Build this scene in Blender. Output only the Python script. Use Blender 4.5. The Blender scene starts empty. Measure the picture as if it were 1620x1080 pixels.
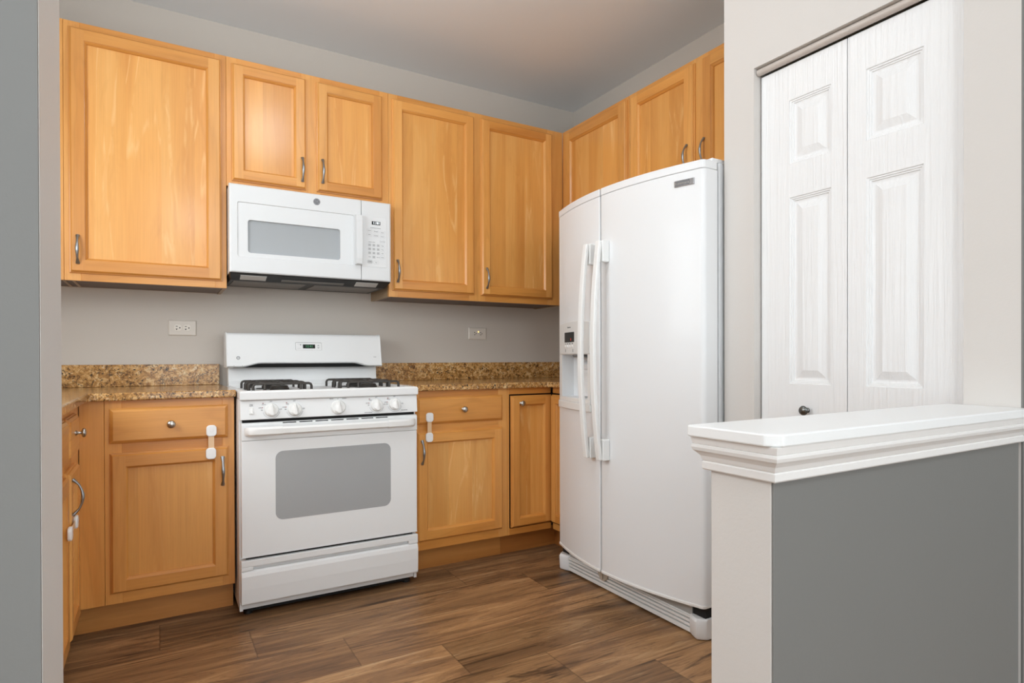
import bpy, bmesh, math
from math import sin, cos, pi, radians
from mathutils import Vector, Matrix

S = bpy.context.scene
COL = S.collection

# ------------------------------------------------------------------ camera
CAM_H = 1.0397
yaw, pitch, roll = 0.53171, -0.0046, -0.0027
cam = bpy.data.cameras.new('camera')
cam.sensor_width = 36.0
cam.lens = 21.156
cam.shift_y = 0.0195
cam.clip_start = 0.02
cam_ob = bpy.data.objects.new('camera', cam)
COL.objects.link(cam_ob)
fw = Vector((sin(yaw) * cos(pitch), cos(yaw) * cos(pitch), sin(pitch)))
rt = Vector((cos(yaw), -sin(yaw), 0))
up = rt.cross(fw)
r2 = rt * cos(roll) + up * sin(roll)
u2 = up * cos(roll) - rt * sin(roll)
M = Matrix((r2, u2, -fw)).transposed().to_4x4()
M.translation = Vector((0, 0, CAM_H))
cam_ob.matrix_world = M
S.camera = cam_ob

# ------------------------------------------------------------------ world, lights, exposure
world = bpy.data.worlds.new('daylight')
S.world = world
world.use_nodes = True
bg = world.node_tree.nodes['Background']
bg.inputs[0].default_value = (0.90, 0.965, 1.0, 1)
bg.inputs[1].default_value = 2.5


def area(name, loc, target, sx, sy, watts, color=(1, 1, 1), spread=180):
    l = bpy.data.lights.new(name, 'AREA')
    l.shape = 'RECTANGLE'
    l.size = sx
    l.size_y = sy
    l.energy = watts
    l.color = color
    l.spread = radians(spread)
    o = bpy.data.objects.new(name, l)
    COL.objects.link(o)
    o.location = loc
    d = Vector(target) - Vector(loc)
    o.rotation_euler = d.to_track_quat('-Z', 'Y').to_euler()
    return o


def globe(name, loc, radius, watts, color=(1, 1, 1)):
    l = bpy.data.lights.new(name, 'POINT')
    l.shadow_soft_size = radius
    l.energy = watts
    l.color = color
    o = bpy.data.objects.new(name, l)
    COL.objects.link(o)
    o.location = loc
    return o


COOL = (0.90, 0.965, 1.0)
globe('kitchen_ceiling_globe', (0.64, 1.68, 2.555), 0.15, 11, COOL)
area('left_window_light', (-0.84, 1.75, 1.62), (1.0, 1.75, 1.50), 1.3, 0.95, 24, COOL)
globe('added_outer_fill', (0.3, -0.9, 2.45), 0.16, 24, COOL)  # unseen fill lamp, added to brighten the gray walls and low kitchen fronts
globe('added_outer_fill_far', (-1.25, -0.55, 2.45), 0.16, 34, COOL)  # second added fill, set left to brighten fridge and pantry with less jamb shadow

S.view_settings.view_transform = 'Standard'
S.view_settings.look = 'None'
S.view_settings.exposure = 0.06
S.view_settings.gamma = 1.0
S.view_settings.use_curve_mapping = False
S.cycles.use_denoising = True
S.cycles.max_bounces = 8
S.cycles.sample_clamp_indirect = 6.0


# ------------------------------------------------------------------ materials
def lin(r, g, b):
    f = lambda c: ((c / 255 + 0.055) / 1.055) ** 2.4 if c > 10 else c / 255 / 12.92
    return (f(r), f(g), f(b), 1)


class NT:
    def __init__(self, name):
        self.m = bpy.data.materials.new(name)
        self.m.use_nodes = True
        self.t = self.m.node_tree
        self.b = self.t.nodes['Principled BSDF']

    def n(self, kind, **kw):
        x = self.t.nodes.new(kind)
        for k, v in kw.items():
            setattr(x, k, v)
        return x

    def l(self, a, b):
        self.t.links.new(a, b)

    def val(self, sock, v):
        if hasattr(v, 'is_linked') or isinstance(v, bpy.types.NodeSocket):
            self.l(v, sock)
        else:
            sock.default_value = v

    def math(self, op, a, b=0.0, c=None):
        x = self.n('ShaderNodeMath', operation=op)
        self.val(x.inputs[0], a)
        self.val(x.inputs[1], b)
        if c is not None:
            self.val(x.inputs[2], c)
        return x.outputs[0]

    def mix(self, f, a, b, blend='MIX'):
        x = self.n('ShaderNodeMix', data_type='RGBA', blend_type=blend)
        self.val(x.inputs[0], f)
        self.val(x.inputs[6], a)
        self.val(x.inputs[7], b)
        return x.outputs[2]

    def ramp(self, f, stops, interp='LINEAR'):
        x = self.n('ShaderNodeValToRGB')
        x.color_ramp.interpolation = interp
        e = x.color_ramp.elements
        while len(e) < len(stops):
            e.new(0.5)
        for i, (p, c) in enumerate(stops):
            e[i].position = p
            e[i].color = c if len(c) == 4 else (*c, 1)
        self.l(f, x.inputs[0])
        return x.outputs[0]

    def coords(self, scale=(1, 1, 1), rnd=0.0):
        tc = self.n('ShaderNodeTexCoord')
        v = tc.outputs['Object']
        if rnd:
            oi = self.n('ShaderNodeObjectInfo')
            ad = self.n('ShaderNodeVectorMath', operation='ADD')
            self.l(v, ad.inputs[0])
            cx = self.n('ShaderNodeCombineXYZ')
            r = self.math('MULTIPLY', oi.outputs['Random'], rnd)
            for i in range(3):
                self.l(r, cx.inputs[i])
            self.l(cx.outputs[0], ad.inputs[1])
            v = ad.outputs[0]
        mu = self.n('ShaderNodeVectorMath', operation='MULTIPLY')
        self.l(v, mu.inputs[0])
        mu.inputs[1].default_value = scale
        return mu.outputs[0]

    def noise(self, vec, scale=1.0, detail=4.0, rough=0.55, dist=0.0):
        x = self.n('ShaderNodeTexNoise')
        self.l(vec, x.inputs['Vector'])
        x.inputs['Scale'].default_value = scale
        x.inputs['Detail'].default_value = detail
        x.inputs['Roughness'].default_value = rough
        x.inputs['Distortion'].default_value = dist
        return x.outputs['Fac']

    def bump(self, h, strength=0.2, dist=0.002):
        x = self.n('ShaderNodeBump')
        x.inputs['Strength'].default_value = strength
        x.inputs['Distance'].default_value = dist
        self.l(h, x.inputs['Height'])
        self.l(x.outputs[0], self.b.inputs['Normal'])

    def col(self, v):
        self.val(self.b.inputs['Base Color'], v)

    def set(self, rough=None, metal=None, spec=None, coat=None, coat_rough=None):
        for k, v in (('Roughness', rough), ('Metallic', metal), ('Specular IOR Level', spec), ('Coat Weight', coat), ('Coat Roughness', coat_rough)):
            if v is not None:
                self.b.inputs[k].default_value = v
        return self


def plain(name, c, rough=0.5, metal=0.0, spec=0.5, coat=0.0, coat_rough=0.05, emit=None, es=1.0):
    t = NT(name)
    t.col(c)
    t.set(rough, metal, spec, coat, coat_rough)
    if emit:
        t.b.inputs['Emission Color'].default_value = emit
        t.b.inputs['Emission Strength'].default_value = es
    return t.m


def wood(name, axis, light=(232, 174, 100), mid=(224, 160, 84), dark=(208, 139, 66), rough=0.34, figure=1.0):
    t = NT(name)
    def sc(c, g):
        return tuple(g if a == axis else c for a in 'xyz')
    v1 = t.coords(sc(5.5, 0.55), 37.0)
    n1 = t.noise(v1, 1.0, 3.0, 0.5, 0.6)
    v2 = t.coords(sc(190, 4.0), 17.0)
    n2 = t.noise(v2, 1.0, 3.0, 0.6)
    v3 = t.coords(sc(26, 5.0), 23.0)
    n3 = t.noise(v3, 1.0, 2.0, 0.5, 0.8)
    base = t.ramp(n1, [(0.25, lin(*dark)), (0.5, lin(*mid)), (0.75, lin(*light))])
    # growth-ring contours (cathedral figure) taken off the broad noise
    ring = t.math('FRACT', t.math('MULTIPLY', n1, 7.0))
    ring = t.math('ABSOLUTE', t.math('SUBTRACT', ring, 0.5))
    line = t.ramp(ring, [(0.0, (1, 1, 1)), (0.16, (0, 0, 0))])
    c = t.mix(t.math('MULTIPLY', line, 0.20 * figure), base, lin(*[int(k * 0.86) for k in dark]))
    fl = t.ramp(n2, [(0.35, (0.90, 0.87, 0.83)), (0.65, (1.03, 1.03, 1.03))])
    c = t.mix(0.5, c, fl, 'MULTIPLY')
    fg = t.ramp(n3, [(0.25, (0.90, 0.86, 0.80)), (0.45, (1.0, 1.0, 1.0)), (0.7, (1.04, 1.04, 1.05))])
    c = t.mix(0.5, c, fg, 'MULTIPLY')
    oi = t.n('ShaderNodeObjectInfo')
    pv = t.math('ADD', t.math('MULTIPLY', oi.outputs['Random'], 0.12), 0.94)
    cc = t.n('ShaderNodeCombineXYZ')
    for i in range(3):
        t.l(pv, cc.inputs[i])
    c = t.mix(1.0, c, cc.outputs[0], 'MULTIPLY')
    t.col(c)
    t.set(rough, 0, 0.45, 0.30, 0.17)
    t.bump(n2, 0.04, 0.0006)
    return t.m


def panel_wood(name):
    # glued-up maple boards, each board its own tone, vertical grain
    t = NT(name)
    tc = t.n('ShaderNodeTexCoord')
    sp = t.n('ShaderNodeSeparateXYZ')
    t.l(tc.outputs['Object'], sp.inputs[0])
    oi = t.n('ShaderNodeObjectInfo')
    s = t.math('ADD', t.math('ADD', sp.outputs[0], sp.outputs[1]), t.math('MULTIPLY', oi.outputs['Random'], 3.7))
    bd = t.math('FLOOR', t.math('DIVIDE', s, 0.128))
    wn = t.n('ShaderNodeTexWhiteNoise', noise_dimensions='1D')
    t.l(t.math('ADD', bd, t.math('MULTIPLY', oi.outputs['Random'], 77.0)), wn.inputs['W'])
    off = t.n('ShaderNodeCombineXYZ')
    t.l(t.math('MULTIPLY', wn.outputs['Value'], 9.0), off.inputs[2])
    t.l(t.math('MULTIPLY', wn.outputs['Value'], 5.0), off.inputs[0])
    ad = t.n('ShaderNodeVectorMath', operation='ADD')
    t.l(tc.outputs['Object'], ad.inputs[0])
    t.l(off.outputs[0], ad.inputs[1])

    def sv(scale):
        mu = t.n('ShaderNodeVectorMath', operation='MULTIPLY')
        t.l(ad.outputs[0], mu.inputs[0])
        mu.inputs[1].default_value = scale
        return mu.outputs[0]
    n1 = t.noise(sv((6.5, 6.5, 0.6)), 1.0, 2.5, 0.5, 0.7)
    n2 = t.noise(sv((210, 210, 4.5)), 1.0, 3.0, 0.6)
    n3 = t.noise(sv((15, 15, 3.2)), 1.0, 3.0, 0.6, 1.6)
    base = t.ramp(n1, [(0.25, lin(208, 139, 65)), (0.5, lin(224, 160, 83)), (0.75, lin(234, 177, 103))])
    # boards with a visible pale cathedral figure only now and then
    ring = t.math('ABSOLUTE', t.math('SUBTRACT', t.math('FRACT', t.math('MULTIPLY', n1, 6.0)), 0.5))
    line = t.ramp(ring, [(0.0, (1, 1, 1)), (0.11, (0, 0, 0))])
    some = t.ramp(t.math('FRACT', t.math('MULTIPLY', wn.outputs['Value'], 7.31)), [(0.45, (0.15, 0.15, 0.15)), (0.6, (0.8, 0.8, 0.8))])
    brk = t.ramp(n3, [(0.42, (0, 0, 0)), (0.58, (1, 1, 1))])
    c = t.mix(t.math('MULTIPLY', t.math('MULTIPLY', line, some), t.math('MULTIPLY', brk, 0.55)), base, lin(246, 204, 142))
    c = t.mix(0.5, c, t.ramp(n2, [(0.35, (0.91, 0.88, 0.84)), (0.65, (1.03, 1.03, 1.03))]), 'MULTIPLY')
    c = t.mix(0.5, c, t.ramp(n3, [(0.25, (0.88, 0.84, 0.77)), (0.45, (1, 1, 1)), (0.7, (1.03, 1.03, 1.04))]), 'MULTIPLY')
    pv = t.math('ADD', t.math('MULTIPLY', wn.outputs['Value'], 0.12), 0.94)
    cc = t.n('ShaderNodeCombineXYZ')
    for i in range(3):
        t.l(pv, cc.inputs[i])
    c = t.mix(1.0, c, cc.outputs[0], 'MULTIPLY')
    t.col(c)
    t.set(0.34, 0, 0.45, 0.30, 0.17)
    t.bump(n2, 0.04, 0.0006)
    return t.m


def paint(name, c, rough=0.55, bump=0.22, scale=110):
    t = NT(name)
    v = t.coords((1, 1, 1))
    n = t.noise(v, scale, 3.0, 0.6)
    big = t.noise(v, 2.2, 2.0)
    cc = t.mix(t.math('MULTIPLY', big, 0.10), c, (c[0] * 0.8, c[1] * 0.8, c[2] * 0.8, 1))
    t.col(cc)
    t.set(rough, 0, 0.4)
    t.bump(n, bump, 0.0015)
    return t.m


def granite():
    t = NT('granite')
    v = t.coords((1, 1, 1))
    n1 = t.noise(v, 30, 5, 0.7, 1.6)
    c = t.ramp(n1, [(0.28, lin(96, 66, 40)), (0.41, lin(160, 114, 62)), (0.53, lin(202, 154, 92)), (0.68, lin(232, 204, 156))])
    n2 = t.noise(v, 62, 4, 0.72, 1.2)
    br = t.ramp(n2, [(0.39, (1, 1, 1)), (0.47, (0, 0, 0))])
    c = t.mix(t.math('MULTIPLY', br, 0.85), c, lin(96, 62, 36))
    n3 = t.noise(v, 60, 3, 0.6, 2.0)
    bk = t.ramp(n3, [(0.375, (1, 1, 1)), (0.41, (0, 0, 0))])
    c = t.mix(bk, c, lin(34, 29, 27))
    n4 = t.noise(v, 60, 3, 0.6, 0.8)
    wh = t.ramp(n4, [(0.64, (0, 0, 0)), (0.70, (1, 1, 1))])
    c = t.mix(t.math('MULTIPLY', wh, 0.7), c, lin(226, 208, 176))
    t.col(c)
    t.set(0.14, 0, 0.5)
    return t.m


def floor_mat():
    t = NT('plank_floor')
    tc = t.n('ShaderNodeTexCoord')
    sp = t.n('ShaderNodeSeparateXYZ')
    t.l(tc.outputs['Object'], sp.inputs[0])
    W, L = 0.2375, 1.22
    ry = t.math('DIVIDE', t.math('SUBTRACT', sp.outputs[1], 1.54), W)
    row = t.math('FLOOR', ry)
    fx = t.math('SUBTRACT', t.math('DIVIDE', t.math('SUBTRACT', sp.outputs[0], 1.18), L), t.math('MULTIPLY', row, 0.7583))
    colu = t.math('FLOOR', fx)
    cid = t.n('ShaderNodeCombineXYZ')
    t.l(row, cid.inputs[0])
    t.l(colu, cid.inputs[1])
    wn = t.n('ShaderNodeTexWhiteNoise', noise_dimensions='3D')
    t.l(cid.outputs[0], wn.inputs['Vector'])
    off = t.n('ShaderNodeVectorMath', operation='MULTIPLY')
    t.l(wn.outputs['Color'], off.inputs[0])
    off.inputs[1].default_value = (13, 17, 7)
    ad = t.n('ShaderNodeVectorMath', operation='ADD')
    t.l(tc.outputs['Object'], ad.inputs[0])
    t.l(off.outputs[0], ad.inputs[1])

    def sv(s):
        mu = t.n('ShaderNodeVectorMath', operation='MULTIPLY')
        t.l(ad.outputs[0], mu.inputs[0])
        mu.inputs[1].default_value = s
        return mu.outputs[0]
    n1 = t.noise(sv((1.3, 11, 1)), 1.0, 5, 0.6, 1.2)
    n2 = t.noise(sv((6, 120, 1)), 1.0, 4, 0.65, 0.3)
    n3 = t.noise(sv((1.7, 19, 1)), 1.0, 4, 0.65, 1.4)
    c = t.ramp(n1, [(0.28, lin(98, 73, 52)), (0.43, lin(140, 105, 73)), (0.57, lin(168, 128, 88)), (0.75, lin(202, 164, 120))])
    ring = t.math('ABSOLUTE', t.math('SUBTRACT', t.math('FRACT', t.math('MULTIPLY', n1, 11.0)), 0.5))
    c = t.mix(t.math('MULTIPLY', t.ramp(ring, [(0.0, (1, 1, 1)), (0.12, (0, 0, 0))]), 0.35), c, lin(84, 56, 38))
    c = t.mix(0.6, c, t.ramp(n2, [(0.3, (0.68, 0.64, 0.60)), (0.7, (1.12, 1.12, 1.12))]), 'MULTIPLY')
    dk = t.ramp(n3, [(0.33, (1, 1, 1)), (0.42, (0, 0, 0))])
    c = t.mix(t.math('MULTIPLY', dk, 0.75), c, lin(60, 42, 30))
    lt = t.ramp(n3, [(0.60, (0, 0, 0)), (0.70, (1, 1, 1))])
    c = t.mix(t.math('MULTIPLY', lt, 0.45), c, lin(206, 172, 130))
    pv = t.math('ADD', t.math('MULTIPLY', wn.outputs['Value'], 0.50), 0.74)
    cc = t.n('ShaderNodeCombineXYZ')
    for i in range(3):
        t.l(pv, cc.inputs[i])
    c = t.mix(1.0, c, cc.outputs[0], 'MULTIPLY')
    # plank seams
    ey = t.math('MINIMUM', t.math('FRACT', ry), t.math('SUBTRACT', 1.0, t.math('FRACT', ry)))
    ex = t.math('MINIMUM', t.math('FRACT', fx), t.math('SUBTRACT', 1.0, t.math('FRACT', fx)))
    ey = t.math('MULTIPLY', ey, W)
    ex = t.math('MULTIPLY', ex, L)
    e = t.math('MINIMUM', ex, ey)
    seam = t.ramp(e, [(0.0, (1, 1, 1)), (0.0022, (0, 0, 0))])
    c = t.mix(t.math('MULTIPLY', seam, 0.45), c, lin(60, 42, 30))
    t.col(c)
    t.set(0.42, 0, 0.35)
    h = t.math('SUBTRACT', t.math('MULTIPLY', n2, 0.3), seam)
    t.bump(h, 0.25, 0.0012)
    return t.m


def emboss_white():
    t = NT('pantry_door_paint')
    t.col(lin(240, 240, 240))
    t.set(0.36, 0, 0.45)
    v = t.coords((95, 95, 2.6))
    n = t.noise(v, 1.0, 4, 0.6, 0.8)
    t.bump(n, 0.8, 0.003)
    return t.m


MW = {
    'v': wood('maple_vertical', 'z'),
    'h': wood('maple_horizontal', 'x', (226, 164, 88), (216, 149, 72), (198, 128, 56)),
    'hy': wood('maple_horizontal_return', 'y', (226, 164, 88), (216, 149, 72), (198, 128, 56)),
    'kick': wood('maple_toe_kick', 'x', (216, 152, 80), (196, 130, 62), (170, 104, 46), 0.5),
}
PANEL = panel_wood('maple_panel')
CARC = wood('cabinet_carcass', 'y', (188, 162, 132), (172, 146, 116), (150, 124, 96), 0.6, 0.3)
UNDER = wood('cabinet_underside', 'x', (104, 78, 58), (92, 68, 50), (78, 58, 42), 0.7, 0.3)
BEIGE = paint('wall_paint_greige', lin(216, 211, 206), 0.5)
KWALL = paint('wall_paint_taupe', lin(203, 195, 186), 0.5)
GRAY = paint('wall_paint_gray', lin(122, 121, 118), 0.5, 0.12)
CEIL = paint('ceiling_paint', lin(239, 242, 245), 0.7, 0.04)
FLOOR = floor_mat()
GRAN = granite()
TRIMW = paint('trim_white', lin(232, 229, 226), 0.35, 0.16, 60)
TRIMCAP = paint('cap_white', lin(240, 240, 239), 0.3, 0.22, 45)
DOORW = emboss_white()
WHITE = plain('appliance_white', lin(236, 237, 237), 0.38, 0, 0.4)
MICW = plain('microwave_white', lin(222, 224, 225), 0.36, 0, 0.4)
FRIDGEW = plain('fridge_white', lin(234, 235, 236), 0.34, 0, 0.35, 0.08, 0.05)
PLASTW = plain('white_plastic', lin(238, 238, 236), 0.38)
TRIMGR = plain('pale_gray_plastic', lin(170, 170, 168), 0.4)
KNOBW = plain('knob_white', lin(236, 236, 234), 0.28)
GLASSG = plain('oven_window_gray', lin(168, 170, 171), 0.12, 0, 0.5)
GLASSM = plain('microwave_window_gray', lin(162, 166, 169), 0.14, 0, 0.5)
BLACK = plain('black_plastic', lin(26, 25, 24), 0.5)
VOID = plain('dark_gap', lin(10, 10, 10), 0.8)
LCD = plain('display_black', lin(14, 15, 15), 0.15)
LCDG = plain('display_green', lin(18, 26, 22), 0.15)
DIGW = plain('digits_white', lin(240, 245, 250), 0.5, emit=(0.9, 0.97, 1, 1), es=1.2)
DIGG = plain('digits_green', lin(60, 120, 80), 0.5, emit=(0.10, 0.36, 0.18, 1), es=0.5)
DIGR = plain('digits_red', lin(200, 60, 40), 0.5, emit=(0.7, 0.06, 0.03, 1), es=0.8)
INK = plain('print_gray', lin(96, 98, 102), 0.6)
INKL = plain('print_light_gray', lin(186, 188, 190), 0.6)
INKR = plain('print_red', lin(150, 60, 60), 0.6)
KEYG = plain('key_gray', lin(196, 198, 199), 0.5)
PEWTER = plain('pewter_metal', lin(158, 162, 166), 0.34, 1.0)
NICKEL = plain('brushed_nickel', lin(186, 182, 176), 0.25, 1.0)
CHROME = plain('badge_metal', lin(176, 176, 178), 0.2, 1.0)
BADGED = plain('badge_gray', lin(112, 112, 114), 0.35, 0.6)
IRON = plain('cast_iron', lin(62, 58, 54), 0.42, 0.2)
OUTLET = plain('outlet_beige', lin(216, 208, 198), 0.35)
AMBER = plain('amber_lamp', lin(255, 200, 90), 0.4, emit=(1, 0.55, 0.14, 1), es=3.0)
LENS = plain('lamp_lens', lin(190, 188, 184), 0.3)
GREASE = plain('filter_mesh', lin(120, 114, 108), 0.45, 0.6)
STRAP = plain('strap_translucent', lin(226, 190, 150), 0.3)
LATCHW = plain('latch_white', lin(242, 242, 242), 0.35)
TRACK = plain('rail_taupe', lin(196, 186, 178), 0.4)
FILTC = plain('filter_cap_beige', lin(188, 176, 160), 0.35)
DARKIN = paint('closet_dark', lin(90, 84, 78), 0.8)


# ------------------------------------------------------------------ mesh builder
def IDT(u, v, w):
    return (u, v, w)


class MB:
    def __init__(self, T=IDT):
        self.v, self.f, self.m, self.T = [], [], [], T

    def pt(self, p):
        self.v.append(self.T(*p))
        return len(self.v) - 1

    def face(self, idx, m=0):
        self.f.append(tuple(idx))
        self.m.append(m)

    def poly(self, pts, m=0):
        self.face([self.pt(p) for p in pts], m)

    def box(self, a0, a1, b0, b1, c0, c1, m=0):
        i = [self.pt(p) for p in ((a0, b0, c0), (a1, b0, c0), (a1, b1, c0), (a0, b1, c0),
                                  (a0, b0, c1), (a1, b0, c1), (a1, b1, c1), (a0, b1, c1))]
        for q in ((0, 3, 2, 1), (4, 5, 6, 7), (0, 1, 5, 4), (1, 2, 6, 5), (2, 3, 7, 6), (3, 0, 4, 7)):
            self.face([i[k] for k in q], m)
        return self

    def loft(self, rings, m=0, cap0=True, cap1=True, closed=True):
        ids = [[self.pt(p) for p in r] for r in rings]
        n = len(ids[0])
        for a, b in zip(ids, ids[1:]):
            for k in range(n if closed else n - 1):
                self.face((a[k], a[(k + 1) % n], b[(k + 1) % n], b[k]), m)
        if cap0:
            self.face(ids[0][::-1], m)
        if cap1:
            self.face(ids[-1], m)
        return self

    def prism(self, poly, c0, c1, m=0):
        # poly in (u, v), extruded along w
        return self.loft([[(u, v, c0) for u, v in poly], [(u, v, c1) for u, v in poly]], m)

    def lathe(self, prof, o, ax, n=24, m=0):
        # prof: (radius, distance along ax)
        ax = Vector(ax).normalized()
        a = ax.orthogonal().normalized()
        b = ax.cross(a)
        rings = []
        for r, h in prof:
            r = max(r, 1e-5)
            rings.append([tuple(Vector(o) + ax * h + (a * cos(2 * pi * k / n) + b * sin(2 * pi * k / n)) * r) for k in range(n)])
        return self.loft(rings, m)

    def tube(self, pts, rad, n=10, m=0, flat=1.0, side=None):
        pts = [Vector(p) for p in pts]
        if not isinstance(rad, (list, tuple)):
            rad = [rad] * len(pts)
        rings = []
        pa = None
        for i, p in enumerate(pts):
            t = (pts[min(i + 1, len(pts) - 1)] - pts[max(i - 1, 0)]).normalized()
            if side is not None:
                a = Vector(side)
                a = (a - t * a.dot(t)).normalized()
            elif pa is None:
                a = t.orthogonal().normalized()
            else:
                a = (pa - t * pa.dot(t)).normalized()
            pa = a
            b = t.cross(a)
            rings.append([tuple(p + (a * cos(2 * pi * k / n) + b * sin(2 * pi * k / n) * flat) * rad[i]) for k in range(n)])
        return self.loft(rings, m)

    def sweep(self, pts, sec, side, m=0):
        # rectangular / polygon section sec [(a,b)] swept along pts; a along 'side', b along t x side
        pts = [Vector(p) for p in pts]
        rings = []
        for i, p in enumerate(pts):
            t = (pts[min(i + 1, len(pts) - 1)] - pts[max(i - 1, 0)]).normalized()
            a = Vector(side)
            a = (a - t * a.dot(t)).normalized()
            b = t.cross(a)
            rings.append([tuple(p + a * s[0] + b * s[1]) for s in sec])
        return self.loft(rings, m)

    def text(self, s, size, u, v, w, m=0, align='CENTER', depth=0.0003, xs=1.0):
        c = bpy.data.curves.new('t', 'FONT')
        c.body = s
        c.size = size
        c.align_x = align
        c.align_y = 'CENTER'
        c.extrude = depth
        c.resolution_u = 2
        o = bpy.data.objects.new('t', c)
        COL.objects.link(o)
        dg = bpy.context.evaluated_depsgraph_get()
        me = bpy.data.meshes.new_from_object(o.evaluated_get(dg))
        base = len(self.v)
        for p in me.vertices:
            self.v.append(self.T(u + p.co.x * xs, v + p.co.y, w + p.co.z))
        for p in me.polygons:
            self.f.append(tuple(base + k for k in p.vertices))
            self.m.append(m)
        bpy.data.objects.remove(o)
        bpy.data.curves.remove(c)
        bpy.data.meshes.remove(me)
        return self

    def build(self, name, mats, parent=None, bevel=0.0, smooth=False, seg=2, angle=40):
        if not isinstance(mats, (list, tuple)):
            mats = [mats]
        org = Vector((0, 0, 0))
        p = parent
        while p is not None:
            org += p.location
            p = p.parent
        me = bpy.data.meshes.new(name)
        me.from_pydata([tuple(Vector(q) - org) for q in self.v], [], self.f)
        for mt in mats:
            me.materials.append(mt)
        for i, poly in enumerate(me.polygons):
            poly.material_index = self.m[i]
        bm = bmesh.new()
        bm.from_mesh(me)
        bmesh.ops.recalc_face_normals(bm, faces=bm.faces)
        bm.to_mesh(me)
        bm.free()
        if smooth:
            for poly in me.polygons:
                poly.use_smooth = True
            try:
                me.set_sharp_from_angle(angle=radians(angle))
            except Exception:
                pass
        o = bpy.data.objects.new(name, me)
        COL.objects.link(o)
        if parent:
            o.parent = parent
        if bevel:
            b = o.modifiers.new('bevel', 'BEVEL')
            b.width = bevel
            b.segments = seg
            b.limit_method = 'ANGLE'
            b.angle_limit = radians(35)
            b.harden_normals = False
        return o


def thing(name, label, cat, loc, group=None):
    o = bpy.data.objects.new(name, None)
    o.empty_display_size = 0.05
    COL.objects.link(o)
    o.location = loc
    o['label'] = label
    o['category'] = cat
    if group:
        o['group'] = group
    return o


def struct(name, mb, mats, label, cat, bevel=0.0, parent=None, smooth=False):
    o = mb.build(name, mats, parent, bevel, smooth)
    o['kind'] = 'structure'
    o['label'] = label
    o['category'] = cat
    return o


def sbox(name, b, mat, label, cat, bevel=0.0):
    return struct(name, MB().box(*b), mat, label, cat, bevel)


def letter(T, s, size, u, v, w, mat, parent, xs=1.0, name='lettering'):
    return MB(T).text(s, size, u, v, w, xs=xs).build(name, mat, parent)


def rrect(u0, u1, v0, v1, r, n=5):
    pts = []
    for cx, cy, a0 in ((u1 - r, v1 - r, 0), (u0 + r, v1 - r, 90), (u0 + r, v0 + r, 180), (u1 - r, v0 + r, 270)):
        for k in range(n + 1):
            a = radians(a0 + 90 * k / n)
            pts.append((cx + r * cos(a), cy + r * sin(a)))
    return pts


# ------------------------------------------------------------------ key dimensions
YB = 3.327       # back wall
XR = 2.446       # right wall of the fridge alcove
XL = -0.866      # left wall
ZC = 2.714       # ceiling
YU = 3.022       # face frames of the upper cabinets
YF = 2.717       # face frames of the base cabinets
XP = 1.819       # pantry wall face
YP = 1.531       # pantry wall outer corner
YG = 0.641       # gray partition plane
YG2 = 0.772      # kitchen side of that partition
ZU0, ZU1 = 1.364, 2.419
ZT = 0.9156      # worktop

# ------------------------------------------------------------------ room shell
sbox('floor', (-3.2, 4.2, -3.2, YB, -0.05, 0.0), FLOOR, 'brown wood-look plank floor running under the cabinets', 'floor')
sbox('ceiling', (-3.2, 4.2, -3.2, YB, ZC, ZC + 0.08), CEIL, 'smooth off-white ceiling above the cabinets', 'ceiling')
sbox('wall_back', (XL - 0.12, XR + 0.12, YB, YB + 0.1, 0, ZC), KWALL, 'taupe painted wall behind the white range', 'wall')
sbox('wall_right', (XR, XR + 0.1, YP - 0.11, YB, 0, ZC), KWALL, 'taupe painted wall above and behind the refrigerator', 'wall')
sbox('wall_left', (XL - 0.1, XL, YG2, YB, 0, ZC), KWALL, 'taupe wall at the far left behind the end cabinets', 'wall')
mb = MB()
mb.box(-3.2, -0.086, YG + 0.004, YG2, 0, ZC, 0)
mb.box(-3.2, -0.0865, YG, YG + 0.004, 0, ZC, 1)
struct('wall_opening', mb, [BEIGE, GRAY], 'gray painted partition with pale end at the left edge of the photo', 'wall')
mb = MB()
t = 0.11
YJ0, YJ1, ZJ = 0.759, 1.402, 2.062
mb.box(XP, XP + t, YJ1, YP, 0, ZC, 0)
mb.box(XP, XP + t, YG - 0.004, YJ0, 0, ZC, 0)
mb.box(XP, XP + t, YJ0, YJ1, ZJ, ZC, 0)
mb.box(XP + t, XR, YP - 0.1, YP, 0, ZC, 0)
mb.box(XP, 4.2, YG - 0.008, YG - 0.004, 0, ZC, 1)
mb.box(XP + t, 4.2, YG - 0.004, YG + 0.1, 0, ZC, 0)
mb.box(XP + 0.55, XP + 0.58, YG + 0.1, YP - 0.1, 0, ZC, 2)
struct('wall_pantry', mb, [BEIGE, GRAY, DARKIN], 'pale greige pantry wall with the white bifold door opening', 'wall')
mb = MB()
mb.box(0.88, XP - 0.001, YG + 0.004, YG2, 0, 0.834, 0)
mb.box(0.8805, XP - 0.001, YG, YG + 0.004, 0, 0.834, 1)
struct('wall_half', mb, [BEIGE, GRAY], 'low gray half wall with a pale end in the right foreground', 'wall', 0.002)
sbox('wall_outer_left', (-3.2, -3.1, -3.2, YG, 0, ZC), GRAY, 'gray wall of the adjoining room, left side', 'wall')
sbox('wall_outer_right', (4.1, 4.2, -3.2, YG, 0, ZC), GRAY, 'gray wall of the adjoining room, right side', 'wall')

# half-wall cap with clipped corner
mb = MB()
cap = [(0.846, 0.798), (XP - 0.001, 0.798), (XP - 0.001, 0.612), (0.866, 0.612), (0.846, 0.634)]
mb.prism(cap, 0.8955, 0.9165)
struct('trim_1', mb, TRIMCAP, 'white painted cap board on top of the half wall', 'wall cap', 0.003)
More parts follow.
